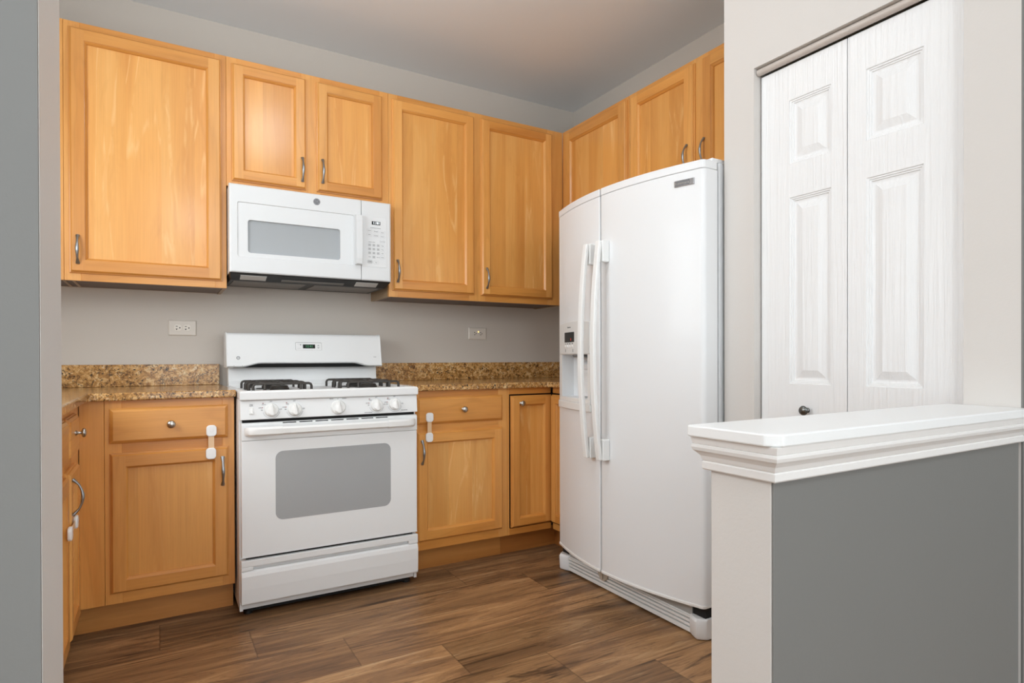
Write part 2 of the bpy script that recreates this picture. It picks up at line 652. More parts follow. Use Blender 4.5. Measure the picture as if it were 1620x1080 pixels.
# crown moulding under the cap, mitred round the end
prof = [(0.0, 0.834), (0.009, 0.834), (0.011, 0.8365), (0.011, 0.848), (0.009, 0.850), (0.011, 0.853), (0.0135, 0.860),
        (0.0185, 0.866), (0.023, 0.870), (0.025, 0.876), (0.0245, 0.880), (0.022, 0.8815), (0.0235, 0.883), (0.0255, 0.8935), (0.0255, 0.8955), (0.0, 0.8955)]
rings = []
for cx, cy, dx, dy in ((XP - 0.001, YG, 0, -1), (0.88, YG, -1, -1), (0.88, YG2, -1, 1), (XP - 0.001, YG2, 0, 1)):
    rings.append([(cx + dx * o_, cy + dy * o_, z) for o_, z in prof])
mb = MB()
mb.loft(rings)
mb.box(0.8802, XP - 0.002, YG + 0.0005, YG2 - 0.0005, 0.8342, 0.8954)
struct('trim_2', mb, TRIMW, 'white crown moulding round the half wall under its cap', 'moulding')


# ------------------------------------------------------------------ cabinet helpers
def FB(y0):       # facing the camera from the back wall: u = X, v = Z, w towards -Y
    return lambda u, v, w: (u, y0 - w, v)


def FR(x0):       # right-hand run, facing -X: u runs towards the camera (-Y)
    return lambda u, v, w: (x0 - w, -u, v)


def FL(x0):       # left-hand run, facing +X: u = Y
    return lambda u, v, w: (x0 + w, u, v)


def door_front(T, u0, u1, v0, v1, mats, parent, sw=0.052, th=0.02, handle=None, knob=None, name='door'):
    """frame-and-panel door: profiled outer edge, stiles full height, rails between, recessed flat panel"""
    mb = MB(T)

    def ring(i, w):
        return [(u0 + i, v0 + i, w), (u1 - i, v0 + i, w), (u1 - i, v1 - i, w), (u0 + i, v1 - i, w)]
    seq = [(0.0, 0.0), (0.0, 0.0060), (0.001, 0.0075), (0.0042, 0.0080), (0.0045, 0.0135), (0.010, th)]
    ids = [[mb.pt(p) for p in ring(*s)] for s in seq]
    for a, b in zip(ids, ids[1:]):
        for k in range(4):
            mb.face((a[k], a[(k + 1) % 4], b[(k + 1) % 4], b[k]), 1 if k in (0, 2) else 0)
    mb.face(ids[0][::-1], 0)
    e = 0.010
    # stiles (vertical grain) and rails (horizontal grain)
    mb.poly([(u0 + e, v0 + e, th), (u0 + sw, v0 + e, th), (u0 + sw, v1 - e, th), (u0 + e, v1 - e, th)], 0)
    mb.poly([(u1 - sw, v0 + e, th), (u1 - e, v0 + e, th), (u1 - e, v1 - e, th), (u1 - sw, v1 - e, th)], 0)
    mb.poly([(u0 + sw, v0 + e, th), (u1 - sw, v0 + e, th), (u1 - sw, v0 + sw, th), (u0 + sw, v0 + sw, th)], 1)
    mb.poly([(u0 + sw, v1 - sw, th), (u1 - sw, v1 - sw, th), (u1 - sw, v1 - e, th), (u0 + sw, v1 - e, th)], 1)
    # inner moulding down to the panel
    inn = [(sw, th), (sw, th - 0.0030), (sw + 0.0015, th - 0.0035), (sw + 0.0085, 0.0085), (sw + 0.0095, 0.002)]
    ids = [[mb.pt(p) for p in ring(*s)] for s in inn]
    for a, b in zip(ids, ids[1:]):
        for k in range(4):
            mb.face((a[k], a[(k + 1) % 4], b[(k + 1) % 4], b[k]), 1 if k in (0, 2) else 0)
    d = mb.build(name, mats, parent)
    # normals: outward side decided from the frame itself
    s = sw + 0.009
    pm = MB(T).box(u0 + s, u1 - s, v0 + s, v1 - s, 0.0, 0.0032)
    pm.build('panel', PANEL, d)
    if handle:
        pull(T, handle[0], handle[1], th, d)
    if knob:
        round_knob(T, knob[0], knob[1], th, d)
    return d


def pull(T, u, v, w, parent, half=0.053):
    """arched pewter bar pull, vertical, thicker in the middle with flared feet"""
    mb = MB()
    pts, rad = [], []
    for v_, w_, r in ((-half - 0.004, 0.001, 0.0062), (-half, 0.004, 0.0062), (-half + 0.006, 0.010, 0.0048), (-half + 0.016, 0.018, 0.0034),
                      (-0.020, 0.0245, 0.0042), (-0.006, 0.027, 0.0056), (0.006, 0.027, 0.0056), (0.020, 0.0245, 0.0042),
                      (half - 0.016, 0.018, 0.0034), (half - 0.006, 0.010, 0.0048), (half, 0.004, 0.0062), (half + 0.004, 0.001, 0.0062)):
        pts.append(T(u, v + v_, w + w_))
        rad.append(r)
    # dense resample
    P, R = [], []
    for i in range(len(pts) - 1):
        for k in range(3):
            f = k / 3
            P.append(Vector(pts[i]).lerp(Vector(pts[i + 1]), f))
            R.append(rad[i] * (1 - f) + rad[i + 1] * f)
    P.append(Vector(pts[-1]))
    R.append(rad[-1])
    side = Vector(T(u + 1, v, w)) - Vector(T(u, v, w))
    mb.tube(P, [r_ * 1.22 for r_ in R], 10, 0, 0.75, side)
    return mb.build('handle', PEWTER, parent, smooth=True, angle=60)


def round_knob(T, u, v, w, parent, mat=None, r=0.0155):
    mb = MB()
    o = T(u, v, w)
    ax = Vector(T(u, v, w + 1)) - Vector(o)
    mb.lathe([(0.009, 0.0), (0.009, 0.003), (0.005, 0.006), (0.0045, 0.014), (r * 0.9, 0.019), (r, 0.0225), (r * 0.86, 0.027), (r * 0.5, 0.0295), (0.0, 0.0305)], o, ax, 24)
    return mb.build('knob', mat or NICKEL, parent, smooth=True, angle=50)


def drawer_front(T, u0, u1, v0, v1, mats, parent, knob, th=0.02):
    mb = MB(T)

    def ring(i, w):
        return [(u0 + i, v0 + i, w), (u1 - i, v0 + i, w), (u1 - i, v1 - i, w), (u0 + i, v1 - i, w)]
    mb.loft([ring(*s) for s in [(0.0, 0.0), (0.0, 0.007), (0.003, 0.009), (0.0045, 0.0125), (0.0125, th - 0.002), (0.0125, th)]], 0)
    d = mb.build('drawer', mats[1], parent)
    if knob:
        round_knob(T, knob[0], knob[1], th, d)
    return d


def frame(T, bars, mats, parent, th=0.019):
    mb = MB(T)
    for u0, u1, v0, v1, g in bars:
        mb.box(u0, u1, v0, v1, -th, 0, 0 if g == 'v' else 1)
    return mb.build('face_frame', mats, parent, 0.0008, seg=1)


MB_ = [MW['v'], MW['h']]
MR_ = [MW['v'], MW['hy']]


def carcass(parent, x0, x1, y0, y1, z0, z1, axis='y', under=0.003):
    """box with side panels reaching down and a bottom board set up between them"""
    mb = MB()
    p = 0.016
    if axis == 'y':     # open face towards -Y at y0
        mb.box(x0, x0 + p, y0, y1, z0, z1)
        mb.box(x1 - p, x1, y0, y1, z0, z1)
        mb.box(x0 + p, x1 - p, y0, y1, z1 - p, z1)
        mb.box(x0 + p, x1 - p, y1 - p, y1, z0 + under, z1 - p)
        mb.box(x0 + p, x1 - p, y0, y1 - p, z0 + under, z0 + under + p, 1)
    else:               # open face towards +-X
        mb.box(x0, x1, y0, y0 + p, z0, z1)
        mb.box(x0, x1, y1 - p, y1, z0, z1)
        mb.box(x0, x1, y0 + p, y1 - p, z1 - p, z1)
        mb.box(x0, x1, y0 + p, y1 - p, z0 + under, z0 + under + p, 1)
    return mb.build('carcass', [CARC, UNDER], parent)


# ------------------------------------------------------------------ upper cabinets, back wall
T = FB(YU)
c = thing('wall_cabinet', 'large single-door maple wall cabinet at far left, beside the microwave', 'cabinet', (0.0, YB, ZU0), 'maple wall cabinets')
carcass(c, -0.60, 0.2715, YU + 0.0195, YB - 0.001, ZU0, ZU1)
frame(T, [(-0.60, -0.327, ZU0, ZU1, 'v'), (-0.326, -0.27, ZU0, ZU1, 'v'), (0.225, 0.2715, ZU0, ZU1, 'v'),
          (-0.27, 0.225, ZU0, ZU0 + 0.04, 'h'), (-0.27, 0.225, ZU1 - 0.04, ZU1, 'h')], MB_, c)
door_front(T, -0.308, 0.252, 1.394, 2.394, MB_, c, 0.053, handle=(-0.279, 1.489))
for x_ in (-0.335, -0.303):
    MB().box(x_, x_ + 0.010, YU + 0.02, YB - 0.02, ZU0 + 0.0005, ZU0 + 0.0028).build('underside_cleat', CARC, c)

c = thing('wall_cabinet', 'short two-door maple wall cabinet directly above the white microwave', 'cabinet', (0.65, YB, 1.832), 'maple wall cabinets')
carcass(c, 0.2725, 1.0345, YU + 0.0195, YB - 0.001, 1.832, ZU1)
frame(T, [(0.2725, 0.318, 1.832, ZU1, 'v'), (0.99, 1.0345, 1.832, ZU1, 'v'), (0.60, 0.69, 1.832, ZU1, 'v'),
          (0.318, 0.60, 1.832, 1.872, 'h'), (0.69, 0.99, 1.832, 1.872, 'h'), (0.318, 0.60, ZU1 - 0.04, ZU1, 'h'), (0.69, 0.99, ZU1 - 0.04, ZU1, 'h')], MB_, c)
door_front(T, 0.294, 0.622, 1.857, 2.392, MB_, c, 0.047, handle=(0.602, 1.949))
door_front(T, 0.671, 1.001, 1.857, 2.392, MB_, c, 0.047, handle=(0.697, 1.955))

c = thing('wall_cabinet', 'tall two-door maple wall cabinet between the microwave and the corner', 'cabinet', (1.58, YB, ZU0), 'maple wall cabinets')
carcass(c, 1.0355, 2.139, YU + 0.0195, YB - 0.001, ZU0, ZU1)
frame(T, [(1.0355, 1.085, ZU0, ZU1, 'v'), (1.50, 1.60, ZU0, ZU1, 'v'), (2.03, 2.139, ZU0, ZU1, 'v'),
          (1.085, 1.50, ZU0, ZU0 + 0.04, 'h'), (1.60, 2.03, ZU0, ZU0 + 0.04, 'h'), (1.085, 1.50, ZU1 - 0.04, ZU1, 'h'), (1.60, 2.03, ZU1 - 0.04, ZU1, 'h')], MB_, c)
door_front(T, 1.053, 1.529, 1.397, 2.394, MB_, c, 0.050, handle=(1.078, 1.497))
door_front(T, 1.573, 2.055, 1.397, 2.394, MB_, c, 0.050, handle=(1.603, 1.494))

# upper cabinets over the fridge, right wall (u = -Y)
T = FR(2.141)
c = thing('wall_cabinet', 'single-door maple wall cabinet in the corner left of the fridge top', 'cabinet', (XR, 2.7, 1.80), 'maple wall cabinets')
carcass(c, 2.1605, XR - 0.001, 2.421, YU - 0.002, 1.80, ZU1, 'x')
frame(T, [(-(YU - 0.001), -2.93, 1.80, ZU1, 'v'), (-2.46, -2.421, 1.80, ZU1, 'v'), (-2.93, -2.46, 1.80, 1.84, 'h'), (-2.93, -2.46, ZU1 - 0.04, ZU1, 'h')], MR_, c)
door_front(T, -2.985, -2.427, 1.815, 2.400, MR_, c, 0.058)
c = thing('wall_cabinet', 'two-door maple wall cabinet above the white refrigerator', 'cabinet', (XR, 1.98, 1.80), 'maple wall cabinets')
carcass(c, 2.1605, XR - 0.001, YP + 0.002, 2.4195, 1.80, ZU1, 'x')
frame(T, [(-2.4195, -2.36, 1.80, ZU1, 'v'), (-1.99, -1.89, 1.80, ZU1, 'v'), (-1.58, -(YP + 0.002), 1.80, ZU1, 'v'),
          (-2.36, -1.99, 1.80, 1.84, 'h'), (-1.89, -1.58, 1.80, 1.84, 'h'), (-2.36, -1.99, ZU1 - 0.04, ZU1, 'h'), (-1.89, -1.58, ZU1 - 0.04, ZU1, 'h')], MR_, c)
door_front(T, -2.392, -1.964, 1.825, 2.398, MR_, c, 0.054, handle=(-2.000, 1.972))
door_front(T, -1.916, -1.556, 1.825, 2.398, MR_, c, 0.054, handle=(-1.898, 1.972))

# ------------------------------------------------------------------ base cabinets
ZB0, ZB1 = 0.117, 0.8855
T = FB(YF)


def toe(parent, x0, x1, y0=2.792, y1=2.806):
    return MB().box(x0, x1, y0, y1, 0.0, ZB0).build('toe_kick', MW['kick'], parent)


c = thing('base_cabinet', 'maple base cabinet with drawer and door, left of the white range', 'cabinet', (0.05, YB, 0), 'maple base cabinets')
carcass(c, -0.252, 0.2695, YF + 0.0195, YB - 0.001, ZB0, ZB1)
frame(T, [(-0.2525, -0.1755, ZB0, ZB1, 'v'), (-0.1745, -0.12, ZB0, ZB1, 'v'), (0.225, 0.2695, ZB0, ZB1, 'v'), (-0.12, 0.225, ZB0, 0.17, 'h'),
          (-0.12, 0.225, 0.68, 0.73, 'h'), (-0.12, 0.225, 0.845, ZB1, 'h')], MB_, c)
drawer_front(T, -0.159, 0.246, 0.723, 0.856, MB_, c, (0.043, 0.789))
door_front(T, -0.158, 0.247, 0.157, 0.687, MB_, c, 0.050, handle=(0.224, 0.589))
toe(c, -0.29, 0.2695)

c = thing('base_cabinet', 'maple base cabinet with drawer and door, right of the white range', 'cabinet', (1.3, YB, 0), 'maple base cabinets')
carcass(c, 1.0405, 1.5665, YF + 0.0195, YB - 0.001, ZB0, ZB1)
frame(T, [(1.0405, 1.08, ZB0, ZB1, 'v'), (1.515, 1.5665, ZB0, ZB1, 'v'), (1.08, 1.515, ZB0, 0.17, 'h'),
          (1.08, 1.515, 0.68, 0.73, 'h'), (1.08, 1.515, 0.845, ZB1, 'h')], MB_, c)
drawer_front(T, 1.062, 1.535, 0.724, 0.854, MB_, c, (1.305, 0.790))
door_front(T, 1.062, 1.534, 0.161, 0.689, MB_, c, 0.050, handle=(1.087, 0.592))
toe(c, 1.0405, 1.5665)

c = thing('base_cabinet', 'narrow maple corner base cabinet with folding door beside the refrigerator', 'cabinet', (1.9, YB, 0), 'maple base cabinets')
XF2 = 1.842
carcass(c, 1.568, XR - 0.002, YF + 0.04, YB - 0.001, ZB0, ZB1)
frame(T, [(1.5675, 1.580, ZB0, ZB1, 'v'), (1.580, XF2, ZB0, 0.150, 'h'), (1.580, XF2, 0.853, ZB1, 'h')], MB_, c)
frame(FR(XF2), [(-2.6975, -2.472, ZB0, 0.150, 'h'), (-2.6975, -2.472, 0.853, ZB1, 'h'), (-2.485, -2.472, 0.150, 0.853, 'v')], MR_, c)
MB().box(1.5802, 2.40, YF + 0.03, YF + 0.035, 0.150, 0.853).build('gap_shadow_board', VOID, c)
d = door_front(FB(YF), 1.586, 1.8405, 0.156, 0.846, MB_, c, 0.046, knob=(1.640, 0.806))
door_front(FR(XF2), -2.694, -2.490, 0.156, 0.846, MR_, c, 0.046)
mb = MB()
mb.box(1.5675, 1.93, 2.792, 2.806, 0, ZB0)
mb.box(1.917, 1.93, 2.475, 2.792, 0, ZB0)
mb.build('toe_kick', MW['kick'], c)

# left-hand run, seen edge-on
XFL = -0.254
T = FL(XFL)
c = thing('base_cabinet', 'maple base cabinet run at the left edge, seen edge-on beside the gray partition', 'cabinet', (XL, 1.7, 0), 'maple base cabinets')
carcass(c, XL + 0.001, XFL - 0.0195, 0.90, 2.69, ZB0, ZB1, 'x')
frame(T, [(2.51, YF - 0.001, ZB0, ZB1, 'v'), (2.235, 2.325, ZB0, ZB1, 'v'), (1.84, 1.90, ZB0, ZB1, 'v'), (0.90, 0.96, ZB0, ZB1, 'v'),
          (0.96, 1.84, ZB0, 0.17, 'h'), (1.90, 2.235, ZB0, 0.17, 'h'), (2.325, 2.51, ZB0, 0.17, 'h'),
          (0.96, 1.84, 0.68, 0.73, 'h'), (1.90, 2.235, 0.68, 0.73, 'h'), (2.325, 2.51, 0.68, 0.73, 'h'),
          (0.96, 1.84, 0.845, ZB1, 'h'), (1.90, 2.235, 0.845, ZB1, 'h'), (2.325, 2.51, 0.845, ZB1, 'h')], MR_, c)
drawer_front(T, 2.30, 2.55, 0.722, 0.857, MR_, c, (2.425, 0.80))
door_front(T, 2.30, 2.55, 0.157, 0.687, MR_, c, 0.05, handle=(2.328, 0.608))
drawer_front(T, 1.40, 2.262, 0.722, 0.857, MR_, c, (1.80, 0.80))
door_front(T, 1.84, 2.262, 0.157, 0.687, MR_, c, 0.05)
drawer_front(T, 0.93, 1.37, 0.722, 0.857, MR_, c, (1.15, 0.80))
door_front(T, 0.93, 1.37, 0.157, 0.687, MR_, c, 0.05)
door_front(T, 1.40, 1.82, 0.157, 0.687, MR_, c, 0.05)
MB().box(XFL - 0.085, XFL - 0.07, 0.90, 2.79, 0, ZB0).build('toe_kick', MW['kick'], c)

# ------------------------------------------------------------------ worktops
ZT0 = ZT - 0.030
c = thing('countertop', 'granite countertop left of the range, turning along the left wall', 'countertop', (-0.3, YB, ZT0), 'speckled granite countertops')
poly = [(XL + 0.002, YB - 0.002), (0.274, YB - 0.002), (0.274, 2.687), (-0.206, 2.687), (-0.222, 2.671), (-0.222, 0.86), (XL + 0.002, 0.86)]
MB().prism(poly, ZT0, ZT).build('slab', GRAN, c, 0.006, seg=3)
MB().box(XL + 0.023, 0.262, YB - 0.022, YB - 0.002, ZT + 0.0005, ZT + 0.1016).build('backsplash', GRAN, c, 0.002)
MB().box(XL + 0.002, XL + 0.022, 0.86, YB - 0.002, ZT + 0.0005, ZT + 0.1016).build('backsplash', GRAN, c, 0.002)
c = thing('countertop', 'granite countertop right of the range, running into the corner by the fridge', 'countertop', (1.8, YB, ZT0), 'speckled granite countertops')
poly = [(1.036, YB - 0.002), (XR - 0.002, YB - 0.002), (XR - 0.002, 2.474), (1.808, 2.474), (1.808, 2.655), (1.799, 2.676), (1.776, 2.687), (1.036, 2.687)]
MB().prism(poly, ZT0, ZT).build('slab', GRAN, c, 0.006, seg=3)
MB().box(1.046, XR - 0.023, YB - 0.022, YB - 0.002, ZT + 0.0005, ZT + 0.1016).build('backsplash', GRAN, c, 0.002)
MB().box(XR - 0.022, XR - 0.002, 2.474, YB - 0.002, ZT + 0.0005, ZT + 0.1016).build('backsplash', GRAN, c, 0.002)

# ------------------------------------------------------------------ wall outlets
T = FB(YB)


def outlet_plate(c, u0, u1, v0, v1):
    mb = MB(T)
    rings = []
    for i, w in ((0, 0.0005), (0, 0.003), (0.004, 0.0065)):
        rings.append([(u0 + i, v0 + i, w), (u1 - i, v0 + i, w), (u1 - i, v1 - i, w), (u0 + i, v1 - i, w)])
    mb.loft(rings)
    mb.build('cover_plate', OUTLET, c)


c = thing('wall_outlet', 'horizontal duplex outlet on the wall left of the range', 'outlet', (0.103, YB, 1.193))
outlet_plate(c, 0.043, 0.163, 1.156, 1.230)
for uc in (0.0835, 0.122):
    mb = MB(T)
    pts = [(uc + 0.0165 * cos(radians(a)), 1.194 + max(-0.0145, min(0.0145, 0.0175 * sin(radians(a))))) for a in range(0, 360, 12)]
    mb.prism(pts, 0.006, 0.0085)
    f = mb.build('socket', plain('socket_face', lin(228, 222, 212), 0.35) if uc < 0.1 else bpy.data.materials['socket_face'], c)
    MB(T).box(uc - 0.009, uc - 0.001, 1.1985, 1.2015, 0.0083, 0.0088).build('slot', VOID, f)
    MB(T).prism([(uc - 0.010, 1.189), (uc - 0.001, 1.189), (uc - 0.0055, 1.182)], 0.0083, 0.0088).build('slot', VOID, f)
    MB(T).prism([(uc + 0.008 + 0.003 * cos(radians(a)), 1.193 + 0.003 * sin(radians(a))) for a in range(0, 360, 30)], 0.0083, 0.0088).build('ground_hole', VOID, f)
c = thing('wall_outlet', 'horizontal outlet with a glowing amber lamp, on the wall right of the range', 'outlet', (1.708, YB, 1.196))
outlet_plate(c, 1.646, 1.769, 1.159, 1.232)
mb = MB(T)
mb.prism(rrect(1.676, 1.741, 1.179, 1.212, 0.004, 3), 0.006, 0.0085)
f = mb.build('socket', bpy.data.materials['outlet_beige'], c)
for uc in (1.686, 1.727):
    MB(T).box(uc - 0.004, uc + 0.003, 1.2005, 1.2045, 0.0083, 0.0088).build('slot', VOID, f)
    MB(T).box(uc - 0.004, uc + 0.004, 1.1865, 1.1905, 0.0083, 0.0088).build('slot', VOID, f)
    MB(T).box(uc + 0.007, uc + 0.012, 1.193, 1.198, 0.0083, 0.0088).build('ground_hole', VOID, f)
MB(T).box(1.7075, 1.7145, 1.1925, 1.1985, 0.0083, 0.0096).build('test_button', OUTLET, f, 0.0006)
MB(T).box(1.7075, 1.7145, 1.183, 1.189, 0.0083, 0.0096).build('reset_button', OUTLET, f, 0.0006)
mb = MB(T)
mb.box(1.708, 1.714, 1.2035, 1.2095, 0.0083, 0.0096)
mb.build('indicator_lamp', AMBER, f)


# ------------------------------------------------------------------ child safety latches
def pad(T, u, v, w, parent, hu=0.0185, hv=0.0225, button=False):
    mb = MB(T)
    mb.prism(rrect(u - hu, u + hu, v - hv, v + hv, 0.013, 5), w, w + 0.011)
    o = mb.build('pad', LATCHW, parent, 0.003, True)
    if button:
        MB(T).prism(rrect(u - 0.0065, u + 0.0065, v - 0.004, v + 0.014, 0.006, 5), w + 0.0112, w + 0.0122).build('button', LATCHW, o, 0.0004, True)


def latch(T, u, va, vb, w, label, loc, horiz=False):
    c = thing('cabinet_latch', label, 'child latch', loc, 'white child safety latches')
    if not horiz:
        pad(T, u, va, w, c, button=True)
        pad(T, u - 0.002, vb, w, c)
        MB(T).box(u - 0.0115, u + 0.0095, vb + 0.018, va - 0.018, w + 0.004, w + 0.0062).build('strap', STRAP, c)
    else:
        pad(T, va, u, w, c, 0.02, 0.02, True)
        pad(T, vb, u - 0.002, w, c, 0.02, 0.02)
        MB(T).box(vb + 0.016, va - 0.016, u - 0.0105, u + 0.0085, w + 0.004, w + 0.0062).build('strap', STRAP, c)


latch(FB(YF), 0.1835, 0.754, 0.663, 0.0202, 'white strap latch on the drawer and door left of the range', (0.1835, YF - 0.02, 0.70))
latch(FB(YF), 1.1235, 0.759, 0.663, 0.0202, 'white strap latch on the drawer and door right of the range', (1.1235, YF - 0.02, 0.70))
latch(FL(XFL), 0.523, 2.362, 2.215, 0.0202, 'white strap latch joining two doors of the edge-on cabinet at far left', (XFL + 0.02, 2.29, 0.52), True)

# ------------------------------------------------------------------ over-the-range microwave
MX0, MX1, MZ0, MZ1 = 0.2735, 1.0165, 1.428, 1.8225
MY = 2.927
c = thing('microwave', 'white over-the-range microwave mounted beneath the short cabinet', 'microwave', (0.645, YB, MZ0))
mb = MB()
mb.box(MX0 + 0.002, MX1 - 0.002, MY + 0.0385, YB - 0.002, MZ0, MZ1 - 0.003)
mb.build('body', MICW, c, 0.002)
T = FB(MY)
# door: slab with raised border and shallow sunk field
XD = 0.8635
mb = MB(T)


def rect_ring(u0, u1, v0, v1, w):
    return [(u0, v0, w), (u1, v0, w), (u1, v1, w), (u0, v1, w)]




def rr_ring(u0, u1, v0, v1, r, w):
    return [(u, v, w) for u, v in rrect(u0, u1, v0, v1, r, 4)]


mb.loft([rr_ring(MX0, XD, MZ0, MZ1, 0.001, -0.038), rr_ring(MX0, XD, MZ0, MZ1, 0.002, -0.008), rr_ring(MX0 + 0.002, XD - 0.0005, MZ0 + 0.002, MZ1 - 0.002, 0.003, -0.003),
         rr_ring(MX0 + 0.008, XD - 0.001, MZ0 + 0.006, MZ1 - 0.006, 0.006, 0.0), rr_ring(0.3065, 0.8285, 1.4995, 1.7435, 0.008, 0.0), rr_ring(0.3085, 0.8265, 1.5015, 1.7410, 0.008, -0.0045),
         rr_ring(0.350, 0.763, 1.519, 1.667, 0.012, -0.0045), rr_ring(0.350, 0.763, 1.519, 1.667, 0.012, -0.0155)], cap1=True)
d = mb.build('door', MICW, c, 0.0)
MB(T).prism(rrect(0.3503, 0.7627, 1.5193, 1.6667, 0.012, 4), -0.0154, -0.0148).build('window', GLASSM, d)
mb = MB(T)
mb.loft([[(0.831, z, 0.0), (0.862, z, 0.0), (0.862, z, w), (0.831, z, w)] for z, w in ((1.500, 0.006), (1.503, 0.030), (1.53, 0.036), (1.62, 0.038), (1.715, 0.036), (1.742, 0.030), (1.745, 0.006))])
mb.build('handle', MICW, d, 0.003)
mb = MB(T)
mb.prism([(0.651 + 0.0155 * cos(radians(a)), 1.785 + 0.0155 * sin(radians(a))) for a in range(0, 360, 10)], 0.0, 0.0018)
b = mb.build('badge', BADGED, d)
mb = MB(T)
for k in range(36):
    a0, a1 = radians(k * 10), radians(k * 10 + 10)
    mb.poly([(0.651 + r_ * cos(a_), 1.785 + r_ * sin(a_), 0.0019) for r_, a_ in ((0.0125, a0), (0.0137, a0), (0.0137, a1), (0.0125, a1))])
mb.text('GE', 0.0125, 0.651, 1.785, 0.0020)
for a in (45, 135, 225, 315):
    mb.prism([(0.651 + 0.0105 * cos(radians(a)) + 0.0016 * cos(radians(q)), 1.785 + 0.0105 * sin(radians(a)) + 0.0016 * sin(radians(q))) for q in range(0, 360, 60)], 0.0018, 0.0021)
mb.build('emblem', CHROME, b)
# control panel
mb = MB(T)
mb.loft([rect_ring(XD + 0.0015, MX1, MZ0, MZ1, -0.038), rect_ring(XD + 0.0015, MX1, MZ0, MZ1, -0.008), rect_ring(XD + 0.002, MX1 - 0.003, MZ0 + 0.002, MZ1 - 0.002, -0.003),
         rect_ring(XD + 0.0025, MX1 - 0.009, MZ0 + 0.006, MZ1 - 0.006, 0.0)])
cp = mb.build('control_panel', MICW, c)
mb = MB(T)
mb.prism(rrect(0.8675, 0.9925, 1.496, 1.745, 0.007), -0.0005, 0.0012)
mb.build('keypad', plain('keypad_white', lin(226, 228, 229), 0.35), cp, 0.0008, seg=1)
mb = MB(T)
mb.box(0.9165, 0.9595, 1.7065, 1.7235, 0.0012, 0.0018)
dd = mb.build('display', LCD, cp)
MB(T).text('1:181', 0.0165, 0.940, 1.715, 0.0019, xs=0.95).build('digits', DIGW, dd)
letter(T, 'CONVENIENCE COOKING', 0.0044, 0.936, 1.690, 0.0015, INK, cp)
letter(T, 'REHEAT / COOK', 0.0044, 0.917, 1.619, 0.0015, INK, cp)


def outline(mb, u_, v_, hu, hv, r, m):
    o_, i_ = rrect(u_ - hu, u_ + hu, v_ - hv, v_ + hv, r, 2), rrect(u_ - hu + 0.0007, u_ + hu - 0.0007, v_ - hv + 0.0007, v_ + hv - 0.0007, r - 0.0005, 2)
    for q in range(len(o_)):
        r_ = (q + 1) % len(o_)
        mb.poly([(*o_[q], 0.0014), (*o_[r_], 0.0014), (*i_[r_], 0.0014), (*i_[q], 0.0014)], m)


for u_, v_, s_ in ((0.905, 1.676, 'Popcorn'), (0.938, 1.674, 'Beverage'), (0.971, 1.671, 'Reheat'), (0.905, 1.656, 'Potato'), (0.938, 1.653, 'Vegetable'), (0.971, 1.651, 'Defrost'),
                   (0.971, 1.626, 'Cook Time'), (0.971, 1.605, 'Power'), (0.971, 1.586, 'Timer'), (0.971, 1.567, 'Light'), (0.971, 1.547, 'Surface'), (0.938, 1.520, 'Vent')):
    mb = MB(T)
    outline(mb, u_, v_, 0.0135, 0.0078, 0.004, 0)
    mb.text(s_, 0.0052, u_, v_, 0.0015, 1)
    mb.build('key', [INKL, INK], cp)
for k in range(12):
    u_, v_ = 0.9055 + 0.0215 * (k % 3), 1.6045 - 0.0195 * (k // 3)
    mb = MB(T)
    if k in (9, 11):
        mb.text('Clock' if k == 9 else 'Memory', 0.0046, u_, v_, 0.0015, 1)
    else:
        mb.box(u_ - 0.0072, u_ + 0.0072, v_ - 0.0062, v_ + 0.0062, 0.0011, 0.0018, 0)
        mb.text('0' if k == 10 else str(k + 1), 0.0078, u_, v_, 0.0021, 1)
    mb.build('key', [KEYG, INK], cp)
mb = MB(T)
mb.prism(rrect(0.894, 0.920, 1.513, 1.530, 0.005, 3), 0.0011, 0.0018)
mb.text('START', 0.005, 0.907, 1.522, 0.0021, 1)
mb.build('start_key', [KEYG, INK], cp)
# underside: dark hood with lamps and grease filters
mb = MB()
z0 = MZ0 - 0.0005
mb.loft([[(MX0 + 0.004, MY + 0.006, z0), (MX1 - 0.004, MY + 0.006, z0), (MX1 - 0.004, YB - 0.01, z0), (MX0 + 0.004, YB - 0.01, z0)],
         [(MX0 + 0.004, MY + 0.010, z0 - 0.004), (MX1 - 0.004, MY + 0.010, z0 - 0.004), (MX1 - 0.004, YB - 0.01, z0 - 0.004), (MX0 + 0.004, YB - 0.01, z0 - 0.004)],
         [(MX0 + 0.012, MY + 0.07, z0 - 0.026), (MX1 - 0.012, MY + 0.07, z0 - 0.026), (MX1 - 0.012, YB - 0.05, z0 - 0.026), (MX0 + 0.012, YB - 0.05, z0 - 0.026)]])
h = mb.build('hood_underside', BLACK, c)


def slope_z(y):
    return z0 - 0.004 - 0.022 * (y - MY - 0.010) / 0.06


for x0_, x1_ in ((0.322, 0.432), (0.845, 0.955)):
    mb = MB()
    ya, yb = MY + 0.022, MY + 0.062
    mb.loft([[(x0_, ya, slope_z(ya) - o_), (x1_, ya, slope_z(ya) - o_), (x1_, yb, slope_z(yb) - o_), (x0_, yb, slope_z(yb) - o_)] for o_ in (-0.001, 0.0015)])
    mb.build('lamp_lens', LENS, h)
mb = MB()
ya, yb = MY + 0.045, MY + 0.062
mb.loft([[(0.50, ya, slope_z(ya) - o_), (0.79, ya, slope_z(ya) - o_), (0.79, yb, slope_z(yb) - o_), (0.50, yb, slope_z(yb) - o_)] for o_ in (-0.001, 0.0012)])
mb.build('vent_slot', GREASE, h)
for x0_ in (0.30, 0.66):
    MB().box(x0_, x0_ + 0.32, MY + 0.10, YB - 0.10, z0 - 0.0285, z0 - 0.0255).build('grease_filter', GREASE, h)

